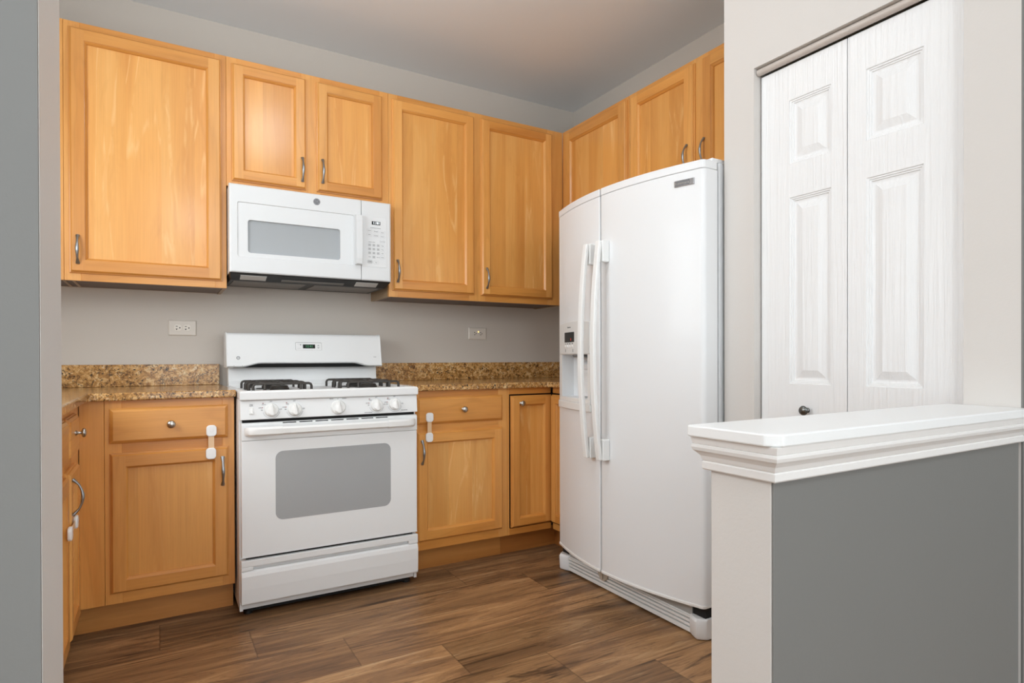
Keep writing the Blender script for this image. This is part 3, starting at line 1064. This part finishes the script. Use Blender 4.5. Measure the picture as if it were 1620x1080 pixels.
# ------------------------------------------------------------------ gas range
SX0, SX1 = 0.2785, 1.0315
c = thing('gas_range', 'white freestanding gas range between the maple base cabinets', 'stove', (0.655, 2.95, 0))
mb = MB()
mb.box(SX0, SX1, 2.645, 3.27, 0.028, 0.885)
mb.build('body', WHITE, c, 0.002)
mb = MB()
mb.box(SX0 + 0.03, SX1 - 0.03, 2.66, 3.2, 0.012, 0.0285)
mb.build('underside', VOID, c)
for x_ in (SX0 + 0.02, SX1 - 0.05):
    for y_ in (2.66, 3.2):
        MB().lathe([(0.018, 0), (0.018, 0.012), (0.010, 0.014), (0.010, 0.03)], (x_ + 0.015, y_ + 0.02, 0), (0, 0, 1), 16).build('foot', BLACK, c, smooth=True)
for x_ in (SX0, SX1 - 0.012):
    MB().box(x_, x_ + 0.012, 2.635, 2.66, 0.026, 0.06).build('side_foot_strip', WHITE, c)
# cooktop: raised rim round a shallow well
mb = MB()


def hr(i, z):
    return [(SX0 + i, 2.606 + i, z), (SX1 - i, 2.606 + i, z), (SX1 - i, 3.17 - i * 0.4, z), (SX0 + i, 3.17 - i * 0.4, z)]


mb.loft([hr(0.002, 0.8755), hr(0.0, 0.880), hr(0.0, 0.906), hr(0.004, 0.912), hr(0.014, 0.914), hr(0.026, 0.912), hr(0.040, 0.902)])
ct = mb.build('cooktop', WHITE, c, 0.0015)
# control panel, leaning slightly
yc0, yc1, zc0, zc1 = 2.619, 2.611, 0.797, 0.874
mb = MB()
mb.loft([[(x_, yc1, zc0), (x_, yc0, zc1), (x_, 2.644, zc1), (x_, 2.644, zc0)] for x_ in (SX0 + 0.002, SX1 - 0.002)])
cp = mb.build('control_panel', WHITE, c, 0.002)
MB().box(SX0 + 0.012, SX1 - 0.012, 2.63, 2.644, 0.778, 0.7968).build('vent_gap', VOID, c)


def TC(u, v, w):
    f = (v - zc0) / (zc1 - zc0)
    return (u, yc1 + (yc0 - yc1) * f - w, v)


knobs = [(0.398, 0.833), (0.489, 0.832), (0.668, 0.833), (0.838, 0.835), (0.922, 0.836)]
for i, (u_, v_) in enumerate(knobs):
    R = 0.031 if i == 2 else 0.0275
    mb = MB()
    o = TC(u_, v_, 0.0005)
    mb.lathe([(R, 0), (R, 0.004), (R * 0.94, 0.007), (R * 0.86, 0.010), (0, 0.0105)], o, (0, -1, 0.10), 32)
    kb = mb.build('knob', KNOBW, c, smooth=True, angle=30)
    mb = MB(lambda a, b, w, u_=u_, v_=v_: TC(u_ + a, v_ + b, w))
    # pointed grip: teardrop with a flat ridge
    base = [(-R * 0.62, -R * 0.45), (-R * 0.30, -R * 0.80), (R * 0.30, -R * 0.80), (R * 0.62, -R * 0.45), (R * 0.55, R * 0.1), (R * 0.22, R * 0.72), (0, R * 0.98), (-R * 0.22, R * 0.72), (-R * 0.55, R * 0.1)]
    top = [(-R * 0.22, -R * 0.55), (-R * 0.18, -R * 0.72), (R * 0.18, -R * 0.72), (R * 0.22, -R * 0.55), (R * 0.12, R * 0.1), (R * 0.05, R * 0.7), (0, R * 0.90), (-R * 0.05, R * 0.7), (-R * 0.12, R * 0.1)]
    mb.loft([[(a, b, 0.009) for a, b in base], [(a * 0.8, b * 0.95, 0.018) for a, b in base], [(a, b, 0.027) for a, b in top]])
    mb.build('grip', KNOBW, kb, 0.0015)
for i, (u_, v_) in enumerate(knobs):
    if i == 2:
        letter(TC, 'BROIL', 0.0058, u_ - 0.027, v_ + 0.0365, 0.0006, INK, cp)
        letter(TC, 'WARM', 0.0058, u_ + 0.027, v_ + 0.0365, 0.0006, INK, cp)
        MB(TC).box(u_ - 0.001, u_ + 0.001, v_ + 0.034, v_ + 0.038, 0, 0.0007).build('index_mark', INK, cp)
        continue
    letter(TC, 'OFF', 0.0060, u_ - 0.001, v_ + 0.0345, 0.0006, INK, cp)
    letter(TC, 'LITE', 0.0060, u_ - 0.043, v_ + 0.010, 0.0006, INK, cp)
    letter(TC, 'HI', 0.0070, u_ - 0.0365, v_ + 0.001, 0.0006, INK, cp)
    letter(TC, 'LO', 0.0070, u_ + 0.036, v_ + 0.002, 0.0006, INK, cp)
    MB(TC).prism([(u_ - 0.036, v_ + 0.008), (u_ - 0.031, v_ + 0.010), (u_ - 0.036, v_ + 0.013)], 0, 0.0007).build('flame_mark', INKR, cp)
    mk = MB(TC)
    arcs = [[mk.pt((u_ + r_ * cos(radians(a)), v_ + r_ * sin(radians(a)), 0.0006)) for r_ in (0.0322, 0.0338)] for a in range(195, 350, 6)]
    for p_, q_ in zip(arcs, arcs[1:]):
        mk.face((p_[0], q_[0], q_[1], p_[1]))
    mk.build('scale_arc', INKL, cp)
    MB(TC).box(u_ - 0.034, u_ - 0.029, v_ + 0.0265, v_ + 0.0295, 0, 0.0007).build('burner_mark', INKR, cp)
    letter(TC, 'FRONT' if i in (0, 4) else 'REAR', 0.0048, u_ - 0.028, v_ + 0.0225, 0.0006, INK, cp)
letter(TC, 'OVEN', 0.005, 0.322, 0.8575, 0.0006, INK, cp)
letter(TC, 'LIGHT', 0.005, 0.322, 0.8525, 0.0006, INK, cp)
letter(TC, 'SEALED BURNERS', 0.0045, 0.800, 0.804, 0.0006, INK, cp)
letter(TC, 'GAS RANGE', 0.0055, 0.966, 0.808, 0.0006, INK, cp)
mb = MB(TC)
mb.box(0.314, 0.330, 0.818, 0.847, 0.0002, 0.0025)
sw = mb.build('light_switch', PLASTW, c, 0.001)
mb = MB(TC)
mb.loft([[(0.3175, 0.823, 0.0025), (0.3265, 0.823, 0.0025), (0.3265, 0.842, 0.0025), (0.3175, 0.842, 0.0025)], [(0.3175, 0.823, 0.010), (0.3265, 0.823, 0.010), (0.3265, 0.842, 0.0035), (0.3175, 0.842, 0.0035)]])
mb.build('rocker', KNOBW, sw, 0.0008)
# oven door
DX0, DX1 = SX0 + 0.006, SX1 - 0.003
DY = 2.6155
T = FB(DY)
mb = MB(T)
mb.box(DX0, DX1, 0.243, 0.7125, -0.029, 0.0)
dr = mb.build('oven_door', WHITE, c, 0.004, seg=3)
mb = MB(T)
mb.loft([[(x_, 0.7135, -0.028), (x_, 0.7135, 0.002), (x_, 0.776, 0.002), (x_, 0.784, -0.006), (x_, 0.784, -0.028)] for x_ in (DX0, DX1)])
tp = mb.build('top_trim', WHITE, dr, 0.0015)
for k in range(7):
    x_ = 0.442 + k * 0.0655
    MB(T).box(x_, x_ + 0.053, 0.7765, 0.7808, -0.004, 0.0009).build('vent_slot', VOID, tp)
MB(T).prism(rrect(0.413, 0.902, 0.381, 0.663, 0.03, 8), 0.0001, 0.0009).build('window', GLASSG, dr)
mb = MB(T)
mb.box(DX0, DX1, 0.2435, 0.2475, 0.0001, 0.002)
mb.build('lower_trim', plain('trim_light', lin(222, 223, 223), 0.3), dr, 0.0008, seg=1)
# handle: broad ends curving out to a slimmer bar
hp = []
for x_, w_, hh in ((DX0 + 0.010, 0.004, 0.012), (DX0 + 0.014, 0.018, 0.0165), (DX0 + 0.030, 0.034, 0.0185), (DX0 + 0.07, 0.043, 0.0185), (DX0 + 0.149, 0.047, 0.0185), (DX0 + 0.1505, 0.0465, 0.0165), (0.48, 0.049, 0.0165),
                   (0.658, 0.050, 0.016), (0.84, 0.049, 0.0165), (DX1 - 0.1505, 0.0465, 0.0165), (DX1 - 0.149, 0.047, 0.0185), (DX1 - 0.07, 0.043, 0.0185), (DX1 - 0.030, 0.034, 0.0185), (DX1 - 0.014, 0.018, 0.0165), (DX1 - 0.010, 0.004, 0.012)):
    hp.append((x_, w_, hh))
mb = MB(T)
zc = 0.7505
mb.loft([[(x_, zc - hh, w_ - 0.010), (x_, zc - hh * 0.55, w_), (x_, zc + hh * 0.55, w_ + 0.001), (x_, zc + hh, w_ - 0.006), (x_, zc + hh * 0.9, w_ - 0.016 if w_ > 0.02 else 0.0), (x_, zc - hh * 0.9, w_ - 0.018 if w_ > 0.02 else 0.0)] for x_, w_, hh in hp])
hd = mb.build('handle', PLASTW, dr, 0.0, True, angle=35)
# storage drawer
mb = MB(T)
x0_, x1_ = SX0 + 0.003, SX1 - 0.003
mb.box(x0_, x1_, 0.056, 0.2335, -0.029, -0.012)
mb.box(x0_, x1_, 0.208, 0.2335, -0.012, 0.008)
mb.box(x0_, x0_ + 0.045, 0.1935, 0.208, -0.012, 0.008)
mb.box(x1_ - 0.045, x1_, 0.1935, 0.208, -0.012, 0.008)
mb.loft([[(x_, 0.056, -0.012), (x_, 0.056, 0.004), (x_, 0.062, 0.009), (x_, 0.12, 0.012), (x_, 0.170, 0.012), (x_, 0.186, 0.008), (x_, 0.1930, 0.0), (x_, 0.1930, -0.012)] for x_ in (x0_, x1_)])
mb.build('drawer', WHITE, c, 0.002)
MB(T).box(x0_ + 0.02, x1_ - 0.02, 0.234, 0.243, -0.027, -0.012).build('drawer_gap', VOID, c)
# lower back panel and overhanging backguard
mb = MB()
mb.loft([[(SX0 + 0.012, y_, z_), (SX1 - 0.012, y_, z_), (SX1 - 0.012, 3.25, z_), (SX0 + 0.012, 3.25, z_)] for y_, z_ in ((3.171, 0.886), (3.171, 0.918), (3.185, 0.935), (3.19, 1.01))])
mb.build('back_panel', WHITE, c, 0.002)
BX0, BX1 = 0.2825, 1.0285


def bguard(u):
    # lower lip follows a shallow upward curve
    a = abs((u - 0.655) / 0.373)
    t_ = min(1, max(0, (a - 0.60) / 0.24))
    t_ = t_ * t_ * (3 - 2 * t_)
    return 1.019 - 0.017 * t_


us = [BX0 + (BX1 - BX0) * k / 60 for k in range(61)]
mb = MB()
rings = []
for u_ in us:
    zb = bguard(u_)
    rings.append([(u_, 3.135, zb), (u_, 3.127, zb + 0.006), (u_, 3.133, zb + 0.020 if zb > 1.01 else 1.03), (u_, 3.158, 1.153), (u_, 3.166, 1.164), (u_, 3.178, 1.168), (u_, 3.262, 1.168), (u_, 3.262, zb)])
mb.loft(rings)
bgd = mb.build('backguard', WHITE, c, 0.0, True, angle=50)
MB().box(BX0 + 0.03, BX1 - 0.03, 3.150, 3.1885, 1.0005, 1.020).build('vent_gap', VOID, c)
for x0_, x1_ in ((BX0 - 0.004, BX0 + 0.0005), (BX1 - 0.0005, BX1 + 0.004)):
    mb = MB()
    mb.loft([[(x_, 3.133, 1.000), (x_, 3.124, 1.006), (x_, 3.131, 1.03), (x_, 3.157, 1.156), (x_, 3.166, 1.168), (x_, 3.178, 1.171), (x_, 3.264, 1.171), (x_, 3.264, 1.000)] for x_ in (x0_, x1_)])
    mb.build('end_cap', WHITE, bgd, 0.002)


def TG(u, v, w):
    f = (v - 1.03) / (1.153 - 1.03)
    return (u, 3.133 + 0.025 * f - w, v)


mb = MB(TG)
mb.prism(rrect(0.593, 0.722, 1.084, 1.125, 0.005, 3), 0.0002, 0.0014)
dp = mb.build('clock_panel', TRIMGR, bgd)
MB(TG).prism(rrect(0.5945, 0.7205, 1.0845, 1.1225, 0.004, 3), 0.0014, 0.0019).build('clock_face', plain('clock_face_white', lin(236, 236, 236), 0.35), dp)
dd = MB(TG).box(0.629, 0.689, 1.0945, 1.1145, 0.0019, 0.0027).build('display', LCDG, dp)
MB(TG).text('12:41', 0.017, 0.660, 1.1045, 0.0029).build('digits', DIGG, dd)
letter(TG, 'COOK', 0.0048, 0.608, 1.1145, 0.0021, INKL, dp)
letter(TG, 'CLOCK', 0.0048, 0.610, 1.094, 0.0021, INKL, dp)
MB(TG).box(0.6165, 0.6205, 1.110, 1.1155, 0.0019, 0.0022).build('indicator_mark', INK, dp)
MB(TG).prism([(0.698, 1.106), (0.712, 1.106), (0.705, 1.114)], 0.0019, 0.0022).build('arrow_key', INKL, dp)
MB(TG).prism([(0.698, 1.101), (0.705, 1.0925), (0.712, 1.101)], 0.0019, 0.0022).build('arrow_key', INKL, dp)
mb = MB(TG)
ring_ = [[mb.pt((0.330 + r_ * cos(radians(k * 15)), 1.047 + r_ * sin(radians(k * 15)), 0.0006)) for r_ in (0.0055, 0.008)] for k in range(24)]
for k in range(24):
    p_, q_ = ring_[k], ring_[(k + 1) % 24]
    mb.face((p_[0], q_[0], q_[1], p_[1]))
mb.text('GE', 0.006, 0.330, 1.047, 0.0006)
mb.build('emblem', INK, bgd)
letter(TG, 'XL44', 0.006, 0.996, 1.051, 0.0006, INK, bgd)
for u_ in (0.3105, 0.347):
    MB().lathe([(0.0022, 0), (0.0018, 0.001), (0, 0.0012)], (u_, 3.1285, 1.0095), (0, -1, 0), 10).build('screw', INK, bgd)
# burners, drip bowls and cast-iron grates
for gx0, gx1 in ((0.340, 0.575), (0.735, 0.970)):
    xm = (gx0 + gx1) / 2
    for ym in (2.785, 3.02):
        mb = MB()
        mb.lathe([(0.062, 0.0), (0.066, 0.002), (0.060, 0.004), (0.045, 0.002)], (xm, ym, 0.9022), (0, 0, 1), 32)
        mb.lathe([(0.040, 0.0), (0.040, 0.012), (0.036, 0.014), (0.036, 0.020), (0.030, 0.023), (0, 0.024)], (xm, ym, 0.9035), (0, 0, 1), 28)
        mb.build('burner', IRON, c, smooth=True)
    mb = MB()
    ZG, zl, rr = 0.9365, 0.9035, 0.0056

    def ubar(p, q):
        p, q = Vector(p), Vector(q)
        d_ = (q - p).normalized()
        k_ = 0.011
        pts = [(p.x, p.y, zl), (p.x, p.y, ZG - k_), tuple(p + d_ * k_ * 0.3)[:2] + (ZG - k_ * 0.3,), tuple(p + d_ * k_)[:2] + (ZG,),
               tuple(q - d_ * k_)[:2] + (ZG,), tuple(q - d_ * k_ * 0.3)[:2] + (ZG - k_ * 0.3,), (q.x, q.y, ZG - k_), (q.x, q.y, zl)]
        mb.tube(pts, rr, 8)
    ya, yb = 2.70, 3.105
    fr_ = 0.30
    # side-to-side bars split around each burner, and long rails
    for y_ in (ya, ya + 0.13, (ya + yb) / 2 - 0.04, (ya + yb) / 2 + 0.04, yb - 0.13, yb):
        ubar((gx0, y_, 0), (gx1, y_, 0))
    for x_ in (gx0 + 0.045, gx1 - 0.045):
        ubar((x_, ya - 0.004, 0), (x_, yb + 0.004, 0))
    for ym in (2.785, 3.02):
        mb.tube([(xm, ym - 0.085, ZG), (xm, ym - 0.02, ZG + 0.002)], rr, 8)
        mb.tube([(xm, ym + 0.02, ZG + 0.002), (xm, ym + 0.085, ZG)], rr, 8)
    mb.build('grate', IRON, c, smooth=True, angle=60)

# ------------------------------------------------------------------ side-by-side refrigerator
FY0, FY1 = 1.537, 2.462
FM = 0.5 * (FY0 + FY1)
FH = 0.5 * (FY1 - FY0)
GAP0, GAP1 = 2.0295, 2.0395
c = thing('refrigerator', 'white side-by-side refrigerator with curved doors and in-door dispenser', 'refrigerator', (2.1, 2.0, 0))


def fx(y):
    return 1.637 + 0.083 * ((y - FM) / FH) ** 2


def arc(y0, y1, off=0.0, r0=0.0, r1=0.0, back=1.788, n=14):
    """plan outline of a door slice; r0/r1 round the front corners at y0/y1"""
    pts = []
    ya, yb = y0 + r0, y1 - r1
    if r0:
        for k in range(5):
            a = radians(90 * k / 5)
            pts.append((fx(ya) - off + r0 * (1 - sin(a)), y0 + r0 * (1 - cos(a))))
    for k in range(n + 1):
        y = ya + (yb - ya) * k / n
        pts.append((fx(y) - off, y))
    if r1:
        for k in range(1, 6):
            a = radians(90 * k / 5)
            pts.append((fx(yb) - off + r1 * (1 - cos(a)), yb + r1 * sin(a)))
    pts.append((back, y1))
    pts.append((back, y0))
    return pts


mb = MB()
mb.box(1.806, 2.425, FY0 + 0.008, FY1 - 0.006, 0.045, 1.768)
mb.build('body', FRIDGEW, c, 0.004)
GASK = plain('gasket_gray', lin(110, 110, 110), 0.7)
MB().box(1.789, 1.8055, FY0 + 0.018, 2.026, 0.14, 1.735).build('door_gasket', GASK, c)
MB().box(1.789, 1.8055, 2.043, FY1 - 0.018, 0.14, 1.735).build('door_gasket', GASK, c)
Z0, Z1 = 0.1325, 1.7345
# fridge door
mb = MB()
mb.prism(arc(FY0, GAP0, 0, 0.022, 0.004), Z0, Z1)
fd = mb.build('fridge_door', FRIDGEW, c, 0.0, True, angle=30)
# freezer door with dispenser cut-out
HY0, HY1, HZ0, HZ1 = 2.130, 2.405, 0.858, 1.058
mb = MB()
mb.prism(arc(GAP1, FY1, 0, 0.004, 0.022), Z0, HZ0)
mb.prism(arc(GAP1, FY1, 0, 0.004, 0.022), HZ1, Z1)
mb.prism(arc(GAP1, HY0, 0, 0.004, 0.0), HZ0, HZ1)
mb.prism(arc(HY1, FY1, 0, 0.0, 0.022), HZ0, HZ1)
mb.prism([(1.768, HY0), (1.788, HY0), (1.788, HY1), (1.768, HY1)], HZ0, HZ1)
zd = mb.build('freezer_door', FRIDGEW, c, 0.0, True, angle=30)
for d_, y0, y1, r0, r1 in ((fd, FY0, GAP0, 0.022, 0.004), (zd, GAP1, FY1, 0.004, 0.022)):
    mb = MB()
    mb.prism(arc(y0, y1, 0.0015, r0, r1), Z1 + 0.0015, 1.767)
    mb.build('top_trim', FRIDGEW, d_, 0.003)
    mb = MB()
    mb.prism(arc(y0, y1, 0.0035, r0, r1), 0.1195, Z0 - 0.0005)
    mb.build('bottom_trim', PLASTW, d_, 0.003)
for y_, y2_ in ((FY0 + 0.012, FY0 + 0.10), (FY1 - 0.10, FY1 - 0.012)):
    MB().box(1.775, 1.90, y_, y2_, 1.7685, 1.784).build('hinge_cover', FRIDGEW, c, 0.003)
# handles
for d_, yc in ((fd, 1.990), (zd, 2.079)):
    f0 = fx(yc)
    pts = []
    for k in range(25):
        q = k / 24
        z = 0.612 + (1.532 - 0.612) * q
        pts.append((f0 - 0.044 - 0.032 * (1 - (2 * q - 1) ** 2), yc, z))
    mb = MB()
    mb.sweep(pts, [(0.014, 0.008), (0.014, -0.010), (-0.014, -0.010), (-0.014, 0.008)], (0, 1, 0))
    hd = mb.build('handle', PLASTW, d_, 0.005, False, 3)
    for za, zb in ((0.610, 0.70), (1.444, 1.534)):
        MB().box(f0 - 0.037, f0 - 0.0002, yc - 0.0175, yc + 0.011, za, zb).build('handle_mount', PLASTW, hd, 0.004, seg=3)
# dispenser
TDv = lambda u, v, w: (fx(u) - w, u, v)


def curved(y0, y1, z0, z1, o0, o1, n=12, zt=None):
    mb = MB()
    ys = [y0 + (y1 - y0) * k / n for k in range(n + 1)]
    top = [(zt(y) if zt else z1) for y in ys]
    rings = [[(fx(y) - o0, y, z0), (fx(y) - o1, y, z0), (fx(y) - o1, y, t_), (fx(y) - o0, y, t_)] for y, t_ in zip(ys, top)]
    mb.loft(rings)
    return mb


cpan = curved(2.108, 2.432, 1.060, 1.2, 0.0, 0.007, zt=lambda y: 1.203 + 0.010 * (1 - ((y - 2.27) / 0.162) ** 2)).build('dispenser_panel', plain('dispenser_white', lin(226, 226, 224), 0.35), zd, 0.003)
m_ = curved(2.246, 2.356, 1.116, 1.163, 0.0066, 0.0078, 6)
ds = m_.build('display', LCD, cpan)
mb = MB(lambda u, v, w: (fx(-u) - w, -u, v))
mb.text('8', 0.016, -2.281, 1.128, 0.0081, xs=0.6)
mb.build('digits', DIGR, ds)
TF = lambda u, v, w: (fx(-u) - w, -u, v)
letter(TF, 'Kenmore', 0.0105, -2.302, 1.186, 0.0073, INK, cpan)
for y_, s_ in ((2.345, 'ice'), (2.319, 'lock'), (2.292, 'light'), (2.264, 'filter')):
    letter(TF, s_, 0.008, -y_, 1.109, 0.0073, INK, cpan)
MB(TF).box(-2.347, -2.343, 1.070, 1.084, 0.007, 0.0074).build('index_mark', INK, cpan)
MB(TF).box(-2.262, -2.258, 1.070, 1.084, 0.007, 0.0074).build('index_mark', INK, cpan)
for y_ in (2.345, 2.319, 2.292, 2.264):
    MB().lathe([(0.0075, 0), (0.0075, 0.002), (0.005, 0.0038), (0, 0.004)], (fx(y_) - 0.0068, y_, 1.0965), (-1, 0, 0), 16).build('button', KNOBW, cpan, smooth=True)
mb = MB()
m2 = curved(2.100, 2.440, 0.803, 0.838, 0.0, 0.012)
m2.build('drip_tray', PLASTW, zd, 0.004)
curved(2.108, 2.432, 0.8385, 0.8575, 0.0, 0.006).build('drip_tray_lip', PLASTW, zd, 0.002)
curved(2.405, 2.432, 0.858, 1.0595, 0.0, 0.003, 3).build('dispenser_bezel', PLASTW, zd, 0.001)
curved(2.108, 2.130, 0.858, 1.0595, 0.0, 0.003, 3).build('dispenser_bezel', PLASTW, zd, 0.001)
mb = MB()
mb.lathe([(0.052, 0.0), (0.052, 0.006), (0.046, 0.012), (0, 0.012)], (1.715, 2.255, 1.0578), (0, 0, -1), 24)
mb.build('ice_chute', plain('chute_gray', lin(120, 122, 124), 0.5), zd, smooth=True)
mb = MB()
pr = [(1.767, 1.020), (1.735, 1.028), (1.722, 1.012), (1.728, 0.990), (1.742, 0.985), (1.728, 0.955), (1.722, 0.92), (1.722, 0.862), (1.767, 0.862)]
rings = []
for y_, s_ in ((2.200, 0.75), (2.208, 1.0), (2.285, 1.0), (2.300, 0.75)):
    rings.append([(1.767 - (1.767 - x_) * s_, y_, z_) for x_, z_ in pr])
mb.loft(rings)
mb.build('dispenser_paddle', FRIDGEW, zd, 0.003)
# badge
mb = MB(lambda u, v, w: (fx(-u) - w, -u, v))
ys = [-1.648, -1.61, -1.572]
mb.loft([[(u_, 1.682, 0.0), (u_, 1.682, 0.004), (u_, 1.706, 0.004), (u_, 1.706, 0.0)] for u_ in ys])
bd = mb.build('badge', CHROME, fd, 0.001)
mb = MB(lambda u, v, w: (fx(-u) - w, -u, v))
mb.box(-1.644, -1.589, 1.685, 1.703, 0.004, 0.0044, 0)
mb.build('badge_field', BADGED, bd)
mb = MB(lambda u, v, w: (fx(-u) - w, -u, v))
mb.text('Kenmore', 0.0145, -1.6165, 1.694, 0.0047)
mb.build('lettering', NICKEL, bd)
# base grille
gx = 1.722
mb = MB()
mb.box(gx + 0.012, 1.80, FY0 + 0.01, FY1 - 0.01, 0.012, 0.112)
mb.build('grille_back', plain('grille_gap', lin(22, 21, 20), 0.8), c)
mb = MB()
for za, zb in ((0.008, 0.024), (0.030, 0.0395), (0.0455, 0.055), (0.061, 0.0685)):
    mb.box(gx, gx + 0.014, FY0 + 0.07, FY1 - 0.07, za, zb)
mb.box(gx + 0.006, gx + 0.0119, FY0 + 0.07, FY1 - 0.07, 0.0687, 0.073)
mb.box(gx + 0.002, gx + 0.013, FY0 + 0.07, FY1 - 0.07, 0.104, 0.109)
gr = mb.build('grille', PLASTW, c, 0.001)
MB().box(gx + 0.008, gx + 0.0125, FY0 + 0.07, FY1 - 0.07, 0.0735, 0.1035).build('grille_strip', TRIMGR, gr)
for y0, y1 in ((FY0 + 0.002, FY0 + 0.075), (FY1 - 0.075, FY1 - 0.002)):
    mb = MB()
    out = y0 if y0 < FM else y1
    inn = y1 if y0 < FM else y0
    rings = []
    for q in range(7):
        f_ = q / 6
        y_ = inn + (out - inn) * f_
        bl = 0.020 * sin(f_ * pi * 0.62) - (0.03 * max(0, f_ - 0.7) / 0.3)
        rings.append([(gx - bl + 0.006, y_, 0.003), (gx - bl, y_, 0.012), (gx - bl - 0.003, y_, 0.07), (gx - bl + 0.004, y_, 0.079), (1.80, y_, 0.079), (1.80, y_, 0.003)])
    mb.loft(rings)
    mb.build('end_cap', FRIDGEW, gr, 0.002, True, angle=40)
mb = MB()
mb.lathe([(0.034, 0), (0.034, 0.012), (0.030, 0.014), (0.026, 0.013), (0.024, 0.010), (0, 0.010)], (gx + 0.006, 2.12, 0.076), (-1, 0, 0), 28)
mb.box(gx - 0.012, gx - 0.003, 2.116, 2.124, 0.050, 0.103)
mb.build('filter_cap', FILTC, gr, smooth=True, angle=40)
for y_ in (FY0 + 0.03, FY1 - 0.05):
    MB().box(1.74, 1.80, y_, y_ + 0.03, 0.080, 0.119).build('hinge', BADGED, c, 0.002)
for y_ in (FY0 + 0.06, FY1 - 0.09):
    for x_ in (1.76, 2.36):
        MB().box(x_, x_ + 0.04, y_, y_ + 0.03, 0.0, 0.046).build('foot', BLACK, c)

# ------------------------------------------------------------------ bifold pantry door
door = thing('door_1', 'white two-leaf bifold pantry door with raised panels behind the half wall', 'door', (XP + 0.035, 1.085, 0))
door['kind'] = 'structure'
XD0 = XP + 0.035
T = FR(XD0)


def leaf(y0, y1, p0, p1):
    """y0 > y1 in world: left edge y0 to right edge y1; raised panels between p0 and p1"""
    u0, u1, a0, a1 = -y0, -y1, -p0, -p1
    zt = 2.034
    pans = [(0.19, 0.815), (0.952, 1.584), (1.697, 1.914)]
    mb = MB(T)
    zb = 0.012
    # sheet front with holes
    rows = [zb] + [z for p in pans for z in p] + [zt]
    for i in range(0, len(rows) - 1):
        za, zb_ = rows[i], rows[i + 1]
        if i % 2 == 0:
            mb.poly([(u0, za, 0), (u1, za, 0), (u1, zb_, 0), (u0, zb_, 0)])
        else:
            mb.poly([(u0, za, 0), (a0, za, 0), (a0, zb_, 0), (u0, zb_, 0)])
            mb.poly([(a1, za, 0), (u1, za, 0), (u1, zb_, 0), (a1, zb_, 0)])
            seq = [(0, 0), (0.002, -0.0035), (0.006, -0.0035), (0.0075, -0.007), (0.0115, -0.007), (0.013, -0.0105), (0.018, -0.0115), (0.022, -0.0115), (0.046, -0.0035), (0.049, -0.0035)]
            ids = [[mb.pt(p) for p in ((a0 + s, za + s, w), (a1 - s, za + s, w), (a1 - s, zb_ - s, w), (a0 + s, zb_ - s, w))] for s, w in seq]
            for a, b in zip(ids, ids[1:]):
                for k in range(4):
                    mb.face((a[k], a[(k + 1) % 4], b[(k + 1) % 4], b[k]))
            mb.face(ids[-1])
    # edges and back
    zb = 0.012
    mb.poly([(u0, zb, -0.033), (u0, zt, -0.033), (u1, zt, -0.033), (u1, zb, -0.033)])
    mb.poly([(u0, zb, 0), (u0, zt, 0), (u0, zt, -0.033), (u0, zb, -0.033)])
    mb.poly([(u1, zb, 0), (u1, zb, -0.033), (u1, zt, -0.033), (u1, zt, 0)])
    mb.poly([(u0, zt, 0), (u1, zt, 0), (u1, zt, -0.033), (u0, zt, -0.033)])
    mb.poly([(u0, zb, 0), (u0, zb, -0.033), (u1, zb, -0.033), (u1, zb, 0)])
    bm_v = mb
    o = mb.build('door_leaf', DOORW, door)
    bm = bmesh.new()
    bm.from_mesh(o.data)
    bmesh.ops.remove_doubles(bm, verts=bm.verts, dist=0.00005)
    bmesh.ops.recalc_face_normals(bm, faces=bm.faces)
    bm.to_mesh(o.data)
    bm.free()
    return o


l1 = leaf(1.397, 1.0895, 1.288, 1.141)
l2 = leaf(1.0865, 0.763, 1.030, 0.871)
round_knob(T, -1.222, 0.866, 0.0002, l1, plain('pewter_knob', lin(112, 112, 110), 0.3, 1.0), 0.016)
mb = MB()
mb.tube([(XP + 0.022, YJ0 + 0.002, 2.049), (XP + 0.022, YJ1 - 0.003, 2.049)], 0.012, 16)
mb.build('top_rail', TRACK, door, smooth=True)
